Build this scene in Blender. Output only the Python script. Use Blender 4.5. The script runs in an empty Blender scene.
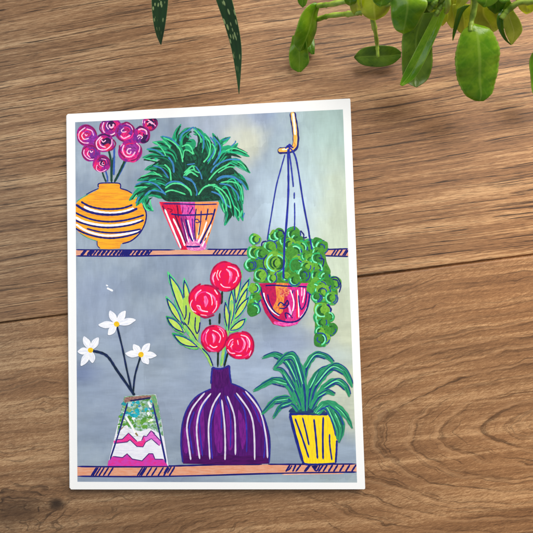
import bpy, math, random
from mathutils import Vector, Matrix

S = bpy.context.scene
C = S.collection
rnd = random.Random(7)

# ------------------------------------------------------------------ camera
CARD_Z = 0.0034                       # printed face of the card above the floor
R = Matrix(((0.9974757802, 0.0319129891, 0.0634320814),
            (-0.0290152320, 0.9985157782, -0.0460907468),
            (-0.0648088276, 0.0441339071, 0.9969212678)))
CAM = Vector((0.03725582, 0.00225960, 0.19410007 + CARD_Z))
F = 450.0                             # focal length in picture units of 533
cd = bpy.data.cameras.new('camera')
cam = bpy.data.objects.new('camera', cd)
C.objects.link(cam)
M4 = R.to_4x4(); M4.translation = CAM
cam.matrix_world = M4
cd.sensor_width = 36.0
cd.lens = 36.0 * F / 533.0
cd.clip_start = 0.005
cd.clip_end = 50
cd.dof.use_dof = True
cd.dof.focus_distance = 0.194
cd.dof.aperture_fstop = 26
S.camera = cam

# ------------------------------------------------------------------ light
w = bpy.data.worlds.new('World'); S.world = w
w.use_nodes = True
w.node_tree.nodes['Background'].inputs[0].default_value = (0.86, 0.92, 1.0, 1)
w.node_tree.nodes['Background'].inputs[1].default_value = 0.29

def area(name, loc, target, size, power, color):
    d = bpy.data.lights.new(name, 'AREA')
    d.shape = 'RECTANGLE'; d.size, d.size_y = size
    d.energy = power; d.color = color
    o = bpy.data.objects.new(name, d); C.objects.link(o)
    o.location = loc
    o.rotation_euler = (Vector(target) - Vector(loc)).to_track_quat('-Z', 'Y').to_euler()
    return o
area('window_light', (0.32, 0.46, 0.48), (0.06, 0.0, 0), (0.56, 0.46), 8.3, (1.0, 0.95, 0.87))
area('side_light', (-0.75, 0.15, 0.60), (-0.05, 0.0, 0), (0.6, 0.6), 2.9, (0.84, 0.92, 1.0))

S.view_settings.view_transform = 'Standard'
S.view_settings.look = 'None'
S.view_settings.gamma = 1
S.view_settings.exposure = 0.0

# ------------------------------------------------------------------ helpers
def at(px, py, z=CARD_Z):
    """the point at height z that stands at (px, py) of the traced photograph"""
    d = R @ Vector(((px - 266.5) / F, (266.5 - py) / F, -1.0))
    return CAM + d * ((z - CAM.z) / d.z)

def lin(c):
    return tuple(((v / 255) / 12.92) if v / 255 <= 0.04045 else ((v / 255 + 0.055) / 1.055) ** 2.4 for v in c[:3])

ALB = 0.92
def ink(c):
    return tuple(v * ALB for v in lin(c)) + (1.0,)

def link(name, me, parent=None):
    o = bpy.data.objects.new(name, me); C.objects.link(o)
    if parent: o.parent = parent
    return o

def empty(name, loc, label, cat, group=None):
    o = bpy.data.objects.new(name, None); C.objects.link(o)
    o.location = loc; o['label'] = label; o['category'] = cat
    if group: o['group'] = group
    return o

class NT:
    """small wrapper for building a node tree"""
    def __init__(s, name):
        s.m = bpy.data.materials.new(name); s.m.use_nodes = True
        s.t = s.m.node_tree
        s.p = s.t.nodes['Principled BSDF']
        s.out = s.t.nodes['Material Output']
    def n(s, typ, **kw):
        x = s.t.nodes.new(typ)
        for k, v in kw.items(): setattr(x, k, v)
        return x
    def put(s, sock, v):
        if isinstance(v, bpy.types.NodeSocket): s.t.links.new(v, sock)
        elif v is not None: sock.default_value = v
    def math(s, op, a, b=None, c=None, clamp=False):
        x = s.n('ShaderNodeMath', operation=op); x.use_clamp = clamp
        s.put(x.inputs[0], a)
        if b is not None: s.put(x.inputs[1], b)
        if c is not None: s.put(x.inputs[2], c)
        return x.outputs[0]
    def add(s, a, b): return s.math('ADD', a, b)
    def sub(s, a, b): return s.math('SUBTRACT', a, b)
    def mul(s, a, b): return s.math('MULTIPLY', a, b)
    def xyz(s, x, y, z=0.0):
        c = s.n('ShaderNodeCombineXYZ')
        for i, v in enumerate((x, y, z)): s.put(c.inputs[i], v)
        return c.outputs[0]
    def noise(s, vec, scale=1.0, detail=2.0, rough=0.5, dist=0.0):
        x = s.n('ShaderNodeTexNoise')
        s.put(x.inputs['Vector'], vec)
        x.inputs['Scale'].default_value = scale
        x.inputs['Detail'].default_value = detail
        x.inputs['Roughness'].default_value = rough
        x.inputs['Distortion'].default_value = dist
        return x.outputs['Fac']
    def step(s, v, a, b, lo=0.0, hi=1.0):
        x = s.n('ShaderNodeMapRange', interpolation_type='SMOOTHSTEP')
        s.put(x.inputs['Value'], v)
        x.inputs['From Min'].default_value = a; x.inputs['From Max'].default_value = b
        x.inputs['To Min'].default_value = lo; x.inputs['To Max'].default_value = hi
        return x.outputs[0]
    def ramp(s, v, stops):
        x = s.n('ShaderNodeValToRGB')
        s.put(x.inputs[0], v)
        e = x.color_ramp.elements
        while len(e) < len(stops): e.new(0.5)
        for i, (p, c) in enumerate(stops):
            e[i].position = p; e[i].color = c
        return x.outputs[0]
    def mix(s, f, a, b, mode='MIX'):
        x = s.n('ShaderNodeMix', data_type='RGBA', blend_type=mode)
        s.put(x.inputs[0], f); s.put(x.inputs[6], a); s.put(x.inputs[7], b)
        return x.outputs[2]
    def coord(s, which='Object'):
        return s.n('ShaderNodeTexCoord').outputs[which]
    def sep(s, v):
        x = s.n('ShaderNodeSeparateXYZ'); s.put(x.inputs[0], v)
        return x.outputs
    def bump(s, h, strength, dist=0.001):
        x = s.n('ShaderNodeBump'); s.put(x.inputs['Height'], h)
        x.inputs['Strength'].default_value = strength; x.inputs['Distance'].default_value = dist
        s.t.links.new(x.outputs[0], s.p.inputs['Normal'])

# ------------------------------------------------------------------ wooden floor
A0, A1 = at(0, 323, 0), at(533, 254.5, 0)           # the seam between two boards
GA = math.atan2(A1.y - A0.y, A1.x - A0.x)           # grain direction
FO = at(266.5, 289, 0)
def floor_uv(px, py):
    d = at(px, py, 0) - FO
    c, s_ = math.cos(GA), math.sin(GA)
    return (d.x * c + d.y * s_) * 1000, (-d.x * s_ + d.y * c) * 1000
SEAM_V = floor_uv(266.5, (323 + 254.5) / 2)[1]

def wood_material():
    t = NT('oak_floorboard')
    X = t.sep(t.coord())
    U = t.mul(X[0], 1000.0); V = t.mul(X[1], 1000.0)
    attr = t.n('ShaderNodeAttribute', attribute_name='board').outputs['Fac']
    wob = t.noise(t.xyz(t.mul(U, 0.011), t.mul(V, 0.04), attr), 1, 2)
    wob2 = t.noise(t.xyz(t.mul(U, 0.05), t.mul(V, 0.22), attr), 1, 2)
    Vw = t.add(t.add(V, t.mul(t.sub(wob, 0.5), 5.0)), t.mul(t.sub(wob2, 0.5), 0.7))
    # long straight grain
    band = t.noise(t.xyz(t.mul(U, 0.006), t.mul(Vw, 0.13), t.add(attr, 3.0)), 1, 3, 0.6)
    fib = t.noise(t.xyz(t.mul(U, 0.022), t.mul(Vw, 1.25), t.add(attr, 5.0)), 1, 6, 0.72)
    fine = t.noise(t.xyz(t.mul(U, 0.22), t.mul(Vw, 4.2), t.add(attr, 7.0)), 1, 4, 0.75)
    # cathedral figure of the lower board
    u0, v0 = floor_uv(548, 424)
    du = t.mul(t.sub(U, u0), 1 / 2.7); dv = t.sub(Vw, v0)
    warp = t.noise(t.xyz(t.mul(U, 0.035), t.mul(V, 0.06), 2.0), 1, 3, 0.6)
    ell = t.math('SQRT', t.add(t.mul(du, du), t.mul(dv, dv)))
    ell = t.add(ell, t.mul(t.sub(warp, 0.5), 8.0))
    sidew = t.step(U, u0 - 150, u0 - 66)
    sweep = t.step(V, floor_uv(120, 485)[1], floor_uv(120, 540)[1], 0.0, 1.0)
    stra = t.add(t.sub(t.mul(Vw, 0.9), t.mul(t.mul(t.add(U, 60.0), 0.22), sweep)), t.mul(t.sub(warp, 0.5), 12.0))
    lower = t.math('LESS_THAN', V, SEAM_V)
    h1 = t.math('FRACT', t.mul(ell, 1 / 5.3)); h2 = t.math('FRACT', t.mul(stra, 1 / 5.5))
    def along(fu_, fv_, sd, det, rg):
        """streaks that run straight in the upper board and follow the figure in the lower one"""
        f = lambda c_, k: t.noise(t.xyz(t.mul(U, fu_), t.mul(c_, fv_), t.add(attr, sd + k)), 1, det, rg)
        lo_ = t.add(t.mul(f(ell, 0.0), sidew), t.mul(f(stra, 0.5), t.sub(1.0, sidew)))
        return t.add(t.mul(f(Vw, 0.2), t.sub(1.0, lower)), t.mul(lo_, lower))
    def ringshape(h):
        return t.add(t.mul(t.step(h, 0.45, 0.90), 0.30), t.add(t.mul(t.step(h, 0.85, 0.93), 0.70), t.mul(t.step(h, 0.93, 1.0), -1.0)))
    def ringlight(h):
        return t.mul(t.step(h, 0.01, 0.07), t.step(h, 0.30, 0.08))
    figure = t.mul(sidew, t.step(ell, 34.0, 60.0, 1.0, 0.25))
    other = t.mul(t.sub(1.0, sidew), 0.55)
    brk = t.noise(t.xyz(t.mul(U, 0.06), t.mul(V, 0.2), 4.0), 1, 4, 0.65)
    ring = t.add(t.mul(ringshape(h1), figure), t.mul(ringshape(h2), other))
    rlig = t.add(t.mul(ringlight(h1), figure), t.mul(ringlight(h2), other))
    ring = t.mul(t.mul(ring, t.step(brk, 0.36, 0.60, 0.15, 1.0)), lower)
    rlig = t.mul(t.mul(rlig, t.step(brk, 0.36, 0.60, 0.2, 1.0)), lower)
    # short slanting flecks across the lower board
    ca, sa = math.cos(math.radians(17)), math.sin(math.radians(17))
    fu = t.add(t.mul(U, ca), t.mul(V, sa)); fv = t.add(t.mul(U, -sa), t.mul(V, ca))
    fleck = t.noise(t.xyz(t.mul(fu, 0.30), t.mul(fv, 1.7), 1.0), 1, 5, 0.75)
    fleck2 = t.noise(t.xyz(t.mul(fu, 0.8), t.mul(fv, 4.2), 6.0), 1, 4, 0.75)
    # knots at the near left
    def knot(px, py, sx, w_):
        a, b = floor_uv(px, py)
        ku = t.mul(t.sub(U, a), 1 / sx); kv = t.sub(V, b)
        d = t.math('SQRT', t.add(t.mul(ku, ku), t.mul(kv, kv)))
        nz = t.noise(t.xyz(t.mul(U, 0.07), t.mul(V, 0.12), 3.3), 1, 2, 0.5)
        return t.add(d, t.mul(t.sub(nz, 0.5), w_))
    k1 = knot(8, 512, 2.0, 14.0); k2 = knot(57, 503, 1.5, 6.0)
    kd1 = t.step(k1, 1.0, 13.0, 1.0, 0.0); kd2 = t.step(k2, 0.4, 4.0, 1.0, 0.0)
    kr = t.mul(t.step(t.math('FRACT', t.mul(k1, 0.30)), 0.55, 0.95), t.step(k1, 6.0, 24.0, 1.0, 0.0))
    kdark = t.math('MAXIMUM', t.math('MAXIMUM', t.mul(kd1, 0.6), t.mul(kd2, 0.9)), t.mul(t.mul(kr, t.step(brk, 0.35, 0.6)), 0.8))
    kdark = t.mul(kdark, lower)
    # compose
    v_up = t.add(t.add(t.mul(band, 0.32), t.mul(fib, 0.38)), t.mul(fine, 0.38))
    v_lo = t.add(t.add(t.mul(band, 0.30), t.mul(fib, 0.24)), t.add(t.mul(fleck, 0.28), t.mul(fleck2, 0.24)))
    v_all = t.add(t.mul(v_up, t.sub(1.0, lower)), t.mul(v_lo, lower))
    col = t.ramp(v_all, [(0.385, (*lin((78, 57, 42)), 1)), (0.465, (*lin((138, 102, 72)), 1)),
                         (0.54, (*lin((166, 126, 90)), 1)), (0.62, (*lin((218, 180, 138)), 1))])
    dark = (*lin((48, 33, 24)), 1)
    pore = along(0.030, 1.5, 9.0, 4, 0.66)
    long_ = along(0.011, 0.85, 11.0, 5, 0.72)
    pdark = t.math('MAXIMUM', t.step(pore, 0.575, 0.635), t.mul(t.step(long_, 0.57, 0.63), 0.9))
    tick = t.noise(t.xyz(t.mul(U, 0.10), t.mul(Vw, 2.6), t.add(attr, 13.0)), 1, 4, 0.7)
    pdark = t.math('MAXIMUM', pdark, t.mul(t.step(tick, 0.575, 0.63), 0.65))
    pdark = t.mul(pdark, t.add(t.mul(t.sub(1.0, lower), 0.92), t.mul(lower, 0.48)))
    col = t.mix(pdark, col, dark)
    col = t.mix(t.mul(ring, 0.55), col, dark)
    col = t.mix(t.mul(rlig, 0.34), col, (*lin((214, 176, 136)), 1))
    col = t.mix(kdark, col, (*lin((44, 31, 24)), 1))
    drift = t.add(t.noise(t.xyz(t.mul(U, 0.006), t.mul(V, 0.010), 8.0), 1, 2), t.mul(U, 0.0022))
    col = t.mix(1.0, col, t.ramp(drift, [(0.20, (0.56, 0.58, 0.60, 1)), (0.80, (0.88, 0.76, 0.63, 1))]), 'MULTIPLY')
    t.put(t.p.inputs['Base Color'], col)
    rough = t.add(0.42, t.mul(fib, 0.22))
    t.put(t.p.inputs['Roughness'], rough)
    t.p.inputs['Specular IOR Level'].default_value = 0.28
    hgt = t.sub(t.add(t.mul(fib, 0.3), t.add(t.mul(t.mul(fleck, lower), 0.3), t.mul(fine, 0.4))), t.mul(pdark, 0.8))
    t.bump(hgt, 0.10, 0.0002)
    return t.m

def build_floor():
    vs, fs, bd = [], [], []
    edges = [SEAM_V / 1000 + k * 0.192 for k in range(-3, 4)]
    for i in range(len(edges) - 1):
        a, b = edges[i], edges[i + 1]
        g, dp = 0.00058, 0.0015
        prof = [(a, -dp), (a + g * 0.5, -dp * 0.7), (a + g, -0.00012), (a + g * 1.9, 0), (b - g * 1.9, 0), (b - g, -0.00012), (b - g * 0.5, -dp * 0.7), (b, -dp)]
        s0 = len(vs)
        for (v, z) in prof:
            vs.append((-0.9, v, z)); vs.append((0.9, v, z))
        for k in range(len(prof) - 1):
            q = s0 + 2 * k
            fs.append((q, q + 1, q + 3, q + 2)); bd.append(i * 7.31)
    me = bpy.data.meshes.new('floor')
    me.from_pydata(vs, [], fs)
    at_ = me.attributes.new('board', 'FLOAT', 'FACE')
    for i, v in enumerate(bd): at_.data[i].value = v
    o = link('floor', me)
    o.location = (FO.x, FO.y, 0); o.rotation_euler.z = GA
    o['kind'] = 'structure'
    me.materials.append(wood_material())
build_floor()

# ------------------------------------------------------------------ the printed card
def paper_material():
    t = NT('white_card_stock')
    nz = t.noise(t.coord(), 2600, 3, 0.6)
    t.put(t.p.inputs['Base Color'], t.mix(nz, (0.80, 0.80, 0.80, 1), (0.86, 0.86, 0.86, 1)))
    t.p.inputs['Roughness'].default_value = 0.55
    t.p.inputs['Specular IOR Level'].default_value = 0.3
    t.bump(nz, 0.08, 0.0001)
    return t.m
PAPER = paper_material()

def weave(t):
    X = t.sep(t.coord('Generated')) if False else t.sep(t.n('ShaderNodeNewGeometry').outputs['Position'])
    x = t.mul(X[0], 1000.0); y = t.mul(X[1], 1000.0)
    hz = t.noise(t.xyz(t.mul(x, 0.25), t.mul(y, 3.2), 0.0), 1, 3, 0.6)
    vt = t.noise(t.xyz(t.mul(x, 3.2), t.mul(y, 0.25), 5.0), 1, 3, 0.6)
    return x, y, t.add(hz, vt)

def ink_material():
    t = NT('printed_paint')
    a = t.n('ShaderNodeAttribute', attribute_name='col').outputs['Color']
    b = t.n('ShaderNodeAttribute', attribute_name='col2').outputs['Color']
    uv = t.n('ShaderNodeUVMap', uv_map='stroke').outputs[0]
    st = t.noise(uv, 1.0, 3, 0.65)
    f = t.step(st, 0.40, 0.64)
    col = t.mix(f, a, b)
    x, y, wv = weave(t)
    k = t.step(wv, 0.7, 1.3, 0.965, 1.035)
    col = t.mix(1.0, col, t.xyz(k, k, k), 'MULTIPLY')
    t.put(t.p.inputs['Base Color'], col)
    t.p.inputs['Roughness'].default_value = 0.55
    t.p.inputs['Specular IOR Level'].default_value = 0.12
    return t.m
INK = ink_material()

def backdrop_material():
    """blue grey wash, warmer and greener towards the right, brushed upright above and level below"""
    t = NT('painted_wash')
    x, y, wv = weave(t)
    def blob(px, py, rx, ry):
        c = at(px, py)
        dx = t.mul(t.sub(x, c.x * 1000), 1 / rx); dy = t.mul(t.sub(y, c.y * 1000), 1 / ry)
        d = t.math('SQRT', t.add(t.mul(dx, dx), t.mul(dy, dy)))
        nz = t.noise(t.xyz(t.mul(x, 0.08), t.mul(y, 0.08), px * 0.37), 1, 3, 0.6)
        return t.step(t.add(d, t.mul(t.sub(nz, 0.5), 0.7)), 0.15, 1.0, 1.0, 0.0)
    nz = t.noise(t.xyz(t.mul(x, 0.045), t.mul(y, 0.045), 1.0), 1, 3, 0.6)
    col = t.mix(t.step(nz, 0.35, 0.65), ink((136, 151, 172)), ink((156, 170, 186)))
    for (px, py, rx, ry, c, k) in [
        (330, 190, 34, 62, (186, 208, 208), 0.95), (352, 330, 30, 90, (200, 206, 182), 1.0), (348, 230, 20, 66, (194, 206, 186), 0.9),
        (336, 125, 22, 24, (170, 196, 190), 0.8), (242, 135, 16, 20, (204, 206, 186), 0.9),
        (285, 200, 22, 30, (190, 210, 226), 0.8), (262, 115, 12, 7, (128, 146, 186), 0.55),
        (120, 330, 30, 14, (150, 164, 188), 0.6), (215, 120, 26, 14, (170, 180, 198), 0.7),
        (84, 374, 10, 8, (92, 108, 150), 0.85), (95, 300, 22, 18, (148, 162, 190), 0.6),
        (120, 400, 40, 26, (146, 160, 184), 0.6), (200, 410, 50, 18, (154, 167, 188), 0.6),
        (290, 345, 26, 9, (146, 160, 188), 0.7), (240, 372, 40, 16, (164, 180, 206), 0.6),
        (340, 455, 18, 16, (150, 168, 192), 0.8), (330, 358, 22, 8, (184, 202, 208), 0.6),
        (120, 482, 60, 6, (140, 154, 178), 0.6), (290, 482, 50, 6, (160, 178, 188), 0.6)]:
        col = t.mix(t.mul(blob(px, py, rx, ry), k), col, ink(c))
    pv_ = t.n('ShaderNodeTexVoronoi', distance='CHEBYCHEV'); pv_.inputs['Scale'].default_value = 1.0
    jig = t.noise(t.xyz(t.mul(x, 0.9), t.mul(y, 0.12), 4.0), 1, 3, 0.6)
    t.put(pv_.inputs['Vector'], t.xyz(t.add(t.mul(x, 0.055), t.mul(jig, 0.25)), t.add(t.mul(y, 0.04), t.mul(jig, 0.15))))
    pk = t.sep(pv_.outputs['Color'])[0]
    kp = t.add(0.94, t.mul(pk, 0.12))
    col = t.mix(1.0, col, t.xyz(kp, kp, kp), 'MULTIPLY')
    ysplit = at(100, 334).y * 1000
    wav = t.noise(t.xyz(t.mul(x, 0.05), t.mul(y, 0.05), 9.0), 1, 3, 0.6)
    up = t.step(t.add(y, t.mul(t.sub(wav, 0.5), 60.0)), ysplit - 5, ysplit + 5)
    hz = t.noise(t.xyz(t.mul(x, 0.05), t.mul(y, 0.22), 2.0), 1, 5, 0.6)
    vt = t.noise(t.xyz(t.mul(x, 0.22), t.mul(y, 0.05), 7.0), 1, 5, 0.6)
    br = t.add(t.mul(hz, t.sub(1.0, t.mul(up, 0.92))), t.mul(vt, t.mul(up, 0.92)))
    k = t.step(br, 0.3, 0.7, 0.90, 1.09)
    col = t.mix(1.0, col, t.xyz(k, k, k), 'MULTIPLY')
    k2 = t.step(wv, 0.7, 1.3, 0.965, 1.035)
    col = t.mix(1.0, col, t.xyz(k2, k2, k2), 'MULTIPLY')
    t.put(t.p.inputs['Base Color'], col)
    t.p.inputs['Roughness'].default_value = 0.55
    t.p.inputs['Specular IOR Level'].default_value = 0.12
    return t.m

card = empty('greeting_card', (0, 0, 0), 'white bordered folded card with painted potted plants on two shelves, lying on wooden boards', 'card')
HW, HH = 0.0635, 0.08315
def rounded(hw, hh, r, n=5):
    out = []
    for cx, cy, a0 in ((hw - r, hh - r, 0), (-hw + r, hh - r, 90), (-hw + r, -hh + r, 180), (hw - r, -hh + r, 270)):
        for i in range(n + 1):
            a = math.radians(a0 + 90 * i / n)
            out.append((cx + r * math.cos(a), cy + r * math.sin(a)))
    return out
def sheet(name, z0, z1, tilt=0.0):
    """a leaf of the folded card; tilt lifts nothing at the fold and the edge by that much"""
    out = rounded(HW, HH, 0.0006)
    f = lambda x: tilt * (x + HW) / (2 * HW)
    vs = [(x, y, z0 + f(x)) for x, y in out] + [(x, y, z1 + f(x)) for x, y in out]
    n = len(out)
    fs = [tuple(range(n))[::-1], tuple(range(n, 2 * n))] + [(i, (i + 1) % n, n + (i + 1) % n, n + i) for i in range(n)]
    me = bpy.data.meshes.new(name); me.from_pydata(vs, [], fs); me.materials.append(PAPER)
    return link(name, me, card)
sheet('front_panel', CARD_Z - 0.00042, CARD_Z)
sheet('back_panel', 0.00006, 0.00048, 0.0005)
# rounded fold along the left edge
vs, fs = [], []
rr = (CARD_Z - 0.0001) / 2
for j, y in enumerate((-HH + 0.0006, HH - 0.0006)):
    for i in range(9):
        a = math.radians(90 + 180 * i / 8)
        vs.append((-HW + 0.0002 + rr * 0.45 * math.cos(a), y, rr + 0.00004 + rr * 0.985 * math.sin(a)))
for i in range(8): fs.append((i, i + 1, 10 + i, 9 + i))
me = bpy.data.meshes.new('fold'); me.from_pydata(vs, [], fs); me.materials.append(PAPER)
so = link('fold', me, card); sm = so.modifiers.new('thick', 'SOLIDIFY'); sm.thickness = 0.0003; sm.offset = -1

# --- paint: filled shapes and pen strokes, each laid a hair above the one before
class Z:
    z = CARD_Z + 0.000004
def nextz(n=1):
    Z.z += 0.00000016 * n
    return Z.z
class Paint:
    def __init__(s): s.v, s.f, s.c, s.c2, s.uv = [], [], [], [], []
    def poly(s, pts, c, c2, uvs):
        b = len(s.v)
        a = sum(pts[i][0] * pts[(i + 1) % len(pts)][1] - pts[(i + 1) % len(pts)][0] * pts[i][1] for i in range(len(pts)))
        if a < 0: pts = pts[::-1]; uvs = uvs[::-1]
        s.v += pts; s.f.append(tuple(range(b, b + len(pts))))
        s.c.append(ink(c)); s.c2.append(ink(c2)); s.uv.append(uvs)
    def build(s, name, parent):
        me = bpy.data.meshes.new(name)
        me.from_pydata([tuple(p) for p in s.v], [], s.f)
        for nm, data in (('col', s.c), ('col2', s.c2)):
            a = me.attributes.new(nm, 'FLOAT_COLOR', 'CORNER')
            k = 0
            for fi, f in enumerate(s.f):
                for _ in f: a.data[k].color = data[fi]; k += 1
        u = me.uv_layers.new(name='stroke')
        k = 0
        for fi, f in enumerate(s.f):
            for j in range(len(f)): u.data[k].uv = s.uv[fi][j]; k += 1
        me.materials.append(INK)
        return link(name, me, parent)

def inside(p):
    """keep paint within the printed picture: its white margin stays clean"""
    x, y = p
    y = max(y, 122.2 + (x - 75.1) * (109.4 - 122.2) / 267.8 + 0.05)
    x = max(x, 75.1 + (y - 122.2) * 2.3 / 359.6 + 0.05)
    x = min(x, 342.9 + (y - 109.4) * 14.2 / 373.2 - 0.05)
    return (x, y)
def shade(c, k):
    return tuple(max(0, min(255, v * k)) for v in c)
def spline(pts, closed=False, per=7):
    n = len(pts)
    if n < 3 and not closed:
        (a, b), (c, d) = pts[0], pts[-1]
        return [(a + (c - a) * i / per, b + (d - b) * i / per) for i in range(per + 1)]
    out = []
    rng = range(n) if closed else range(n - 1)
    for i in rng:
        g = lambda k: pts[k % n] if closed else pts[max(0, min(n - 1, k))]
        p0, p1, p2, p3 = g(i - 1), g(i), g(i + 1), g(i + 2)
        for j in range(per):
            t = j / per
            out.append(tuple(0.5 * (2 * p1[k] + (p2[k] - p0[k]) * t + (2 * p0[k] - 5 * p1[k] + 4 * p2[k] - p3[k]) * t * t
                             + (3 * p1[k] - p0[k] - 3 * p2[k] + p3[k]) * t ** 3) for k in (0, 1)))
    if not closed: out.append(tuple(pts[-1]))
    return out
def RG(x0, y0, s):
    return lambda *pts: [(x0 + a / s, y0 + b / s) for a, b in pts]
def fill(P, pts, c, c2=None, smooth=True, ang=0.0, fx=0.10, fy=0.7, jit=0.0):
    if c2 is None: c2 = shade(c, 0.88)
    q = spline(pts, True, 5) if smooth else pts
    if jit: q = [(x + rnd.uniform(-jit, jit), y + rnd.uniform(-jit, jit)) for x, y in q]
    z = nextz(); sd = rnd.uniform(0, 50)
    ca, sa = math.cos(ang), math.sin(ang)
    q = [inside(p_) for p_ in q]
    P.poly([tuple(at(x, y, z)) for x, y in q], c, c2,
           [((x * ca + y * sa) * fx + sd, (-x * sa + y * ca) * fy) for x, y in q])
def stroke(P, pts, w_, c, c2=None, kind='pen', smooth=True, rough=0.10):
    """pen: even with soft ends; leaf: swells and tapers to a point; brush: thick start, thin end"""
    if c2 is None: c2 = shade(c, 1.18)
    q = spline(pts) if smooth else [p for i in range(len(pts) - 1) for p in spline(pts[i:i + 2], per=4)[:-1]] + [pts[-1]]
    if kind == 'pen' and w_ < 3: w_ *= 1.2
    n = len(q); L = [0.0]
    for i in range(1, n): L.append(L[-1] + math.dist(q[i], q[i - 1]))
    tot = L[-1] or 1
    z = nextz(); sd = rnd.uniform(0, 60); ph = rnd.uniform(0, 9)
    left, right = [], []
    for i in range(n):
        a, b = q[max(0, i - 1)], q[min(n - 1, i + 1)]
        d = math.hypot(b[0] - a[0], b[1] - a[1]) or 1e-6
        nx, ny = -(b[1] - a[1]) / d, (b[0] - a[0]) / d
        t = L[i] / tot
        if kind == 'pen':
            e = min(L[i], tot - L[i]) / (w_ * 0.5)
            k = 0.35 + 0.65 * math.sqrt(max(0.0, 1 - (1 - min(1, e)) ** 2))
        elif kind == 'leaf': k = (math.sin(math.pi * min(1, t * 0.86 + 0.13))) ** 0.75
        elif kind == 'tip': k = 0.62 + 0.38 * math.sin(math.pi * min(1, t * 1.1)) if t < 0.7 else (0.70 if t < .7 else max(0.10, 0.88 * math.sqrt(max(0, (1 - t) / 0.3))))
        else: k = 1.0 - 0.7 * t
        k *= 1 + rough * math.sin(ph + L[i] * 1.9 / max(1, w_ ** .5)) + rnd.uniform(-rough, rough) * 0.5
        h = w_ * 0.5 * max(0.06, k)
        left.append((q[i][0] + nx * h, q[i][1] + ny * h)); right.append((q[i][0] - nx * h, q[i][1] - ny * h))
    mid = 0.00000008
    left = [inside(p_) for p_ in left]; right = [inside(p_) for p_ in right]
    for i in range(n - 1):
        za, zb = z + mid * i / n, z + mid * (i + 1) / n
        pts4 = [tuple(at(*left[i], za)), tuple(at(*left[i + 1], zb)), tuple(at(*right[i + 1], zb)), tuple(at(*right[i], za))]
        u0, u1 = L[i] * 0.13 + sd, L[i + 1] * 0.13 + sd
        vv = max(0.7, w_ * 0.45)
        P.poly(pts4, c, c2, [(u0, sd), (u1, sd), (u1, sd + vv), (u0, sd + vv)])
def one(name, parent, fn, *a, **k):
    P = Paint(); fn(P, *a, **k)
    return P.build(name, parent)
NAVY = (26, 27, 104)

# backdrop
z = nextz()
bp = [(75.1, 122.2), (342.9, 109.4), (357.1, 482.6), (77.4, 481.8)]
bp2 = []
for i in range(4):
    a, b = bp[i], bp[(i + 1) % 4]
    bp2 += [(a[0] + (b[0] - a[0]) * j / 12, a[1] + (b[1] - a[1]) * j / 12) for j in range(12)]
me = bpy.data.meshes.new('painted_backdrop')
me.from_pydata([tuple(at(x, y, z)) for x, y in bp2[::-1]], [], [tuple(range(len(bp2)))])
me.materials.append(backdrop_material())
backdrop = link('painted_backdrop', me, card)

# shelves
_P = Paint(); stroke(_P, [(107, 288), (110, 289.5), (113, 291)], 1.5, (232, 236, 244)); stroke(_P, [(106, 285), (108, 286)], 1.0, (222, 228, 240)); _P.build('paint_fleck', card)
PEACH = (226, 166, 138)
def upper_shelf(P):
    fill(P, [(74.9, 249.6), (160, 250), (250, 249.6), (348.1, 248.8), (348.4, 256.2), (250, 255.6), (160, 255.4), (75, 255.8)], PEACH, (214, 150, 122), False)
    stroke(P, [(75, 249.7), (110, 250), (175, 249.9)], 1.15, NAVY)
    stroke(P, [(207, 249.3), (230, 249.4), (252, 249)], 1.15, NAVY)
    stroke(P, [(318, 249.6), (333, 249.3), (348, 248.7)], 1.25, NAVY)
    stroke(P, [(75, 255.9), (120, 256.1), (180, 255.2), (250, 255.2)], 1.25, NAVY)
    stroke(P, [(318, 255.5), (333, 256), (348.2, 256.5)], 1.25, NAVY)
    z = RG(65, 175, 5.33)
    for x in (84, 92, 118, 132, 150, 170, 192, 214, 236, 256, 276, 292, 302, 312, 322, 334, 356, 378, 402, 424, 440):
        stroke(P, z((x, 428), (x + 24, 400)), rnd.uniform(1.2, 2.3), NAVY)
    z = RG(125, 110, 3.554)
    for x in (312, 324, 340, 352, 368, 382, 398, 416):
        stroke(P, z((x, 514), (x + 16, 494)), 1.2, NAVY)
    z = RG(285, 240, 7.61)
    for x in (352, 374, 404, 438, 452): stroke(P, z((x, 120), (x + 34, 70)), 1.3, NAVY)
one('painted_shelf', card, upper_shelf)
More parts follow.
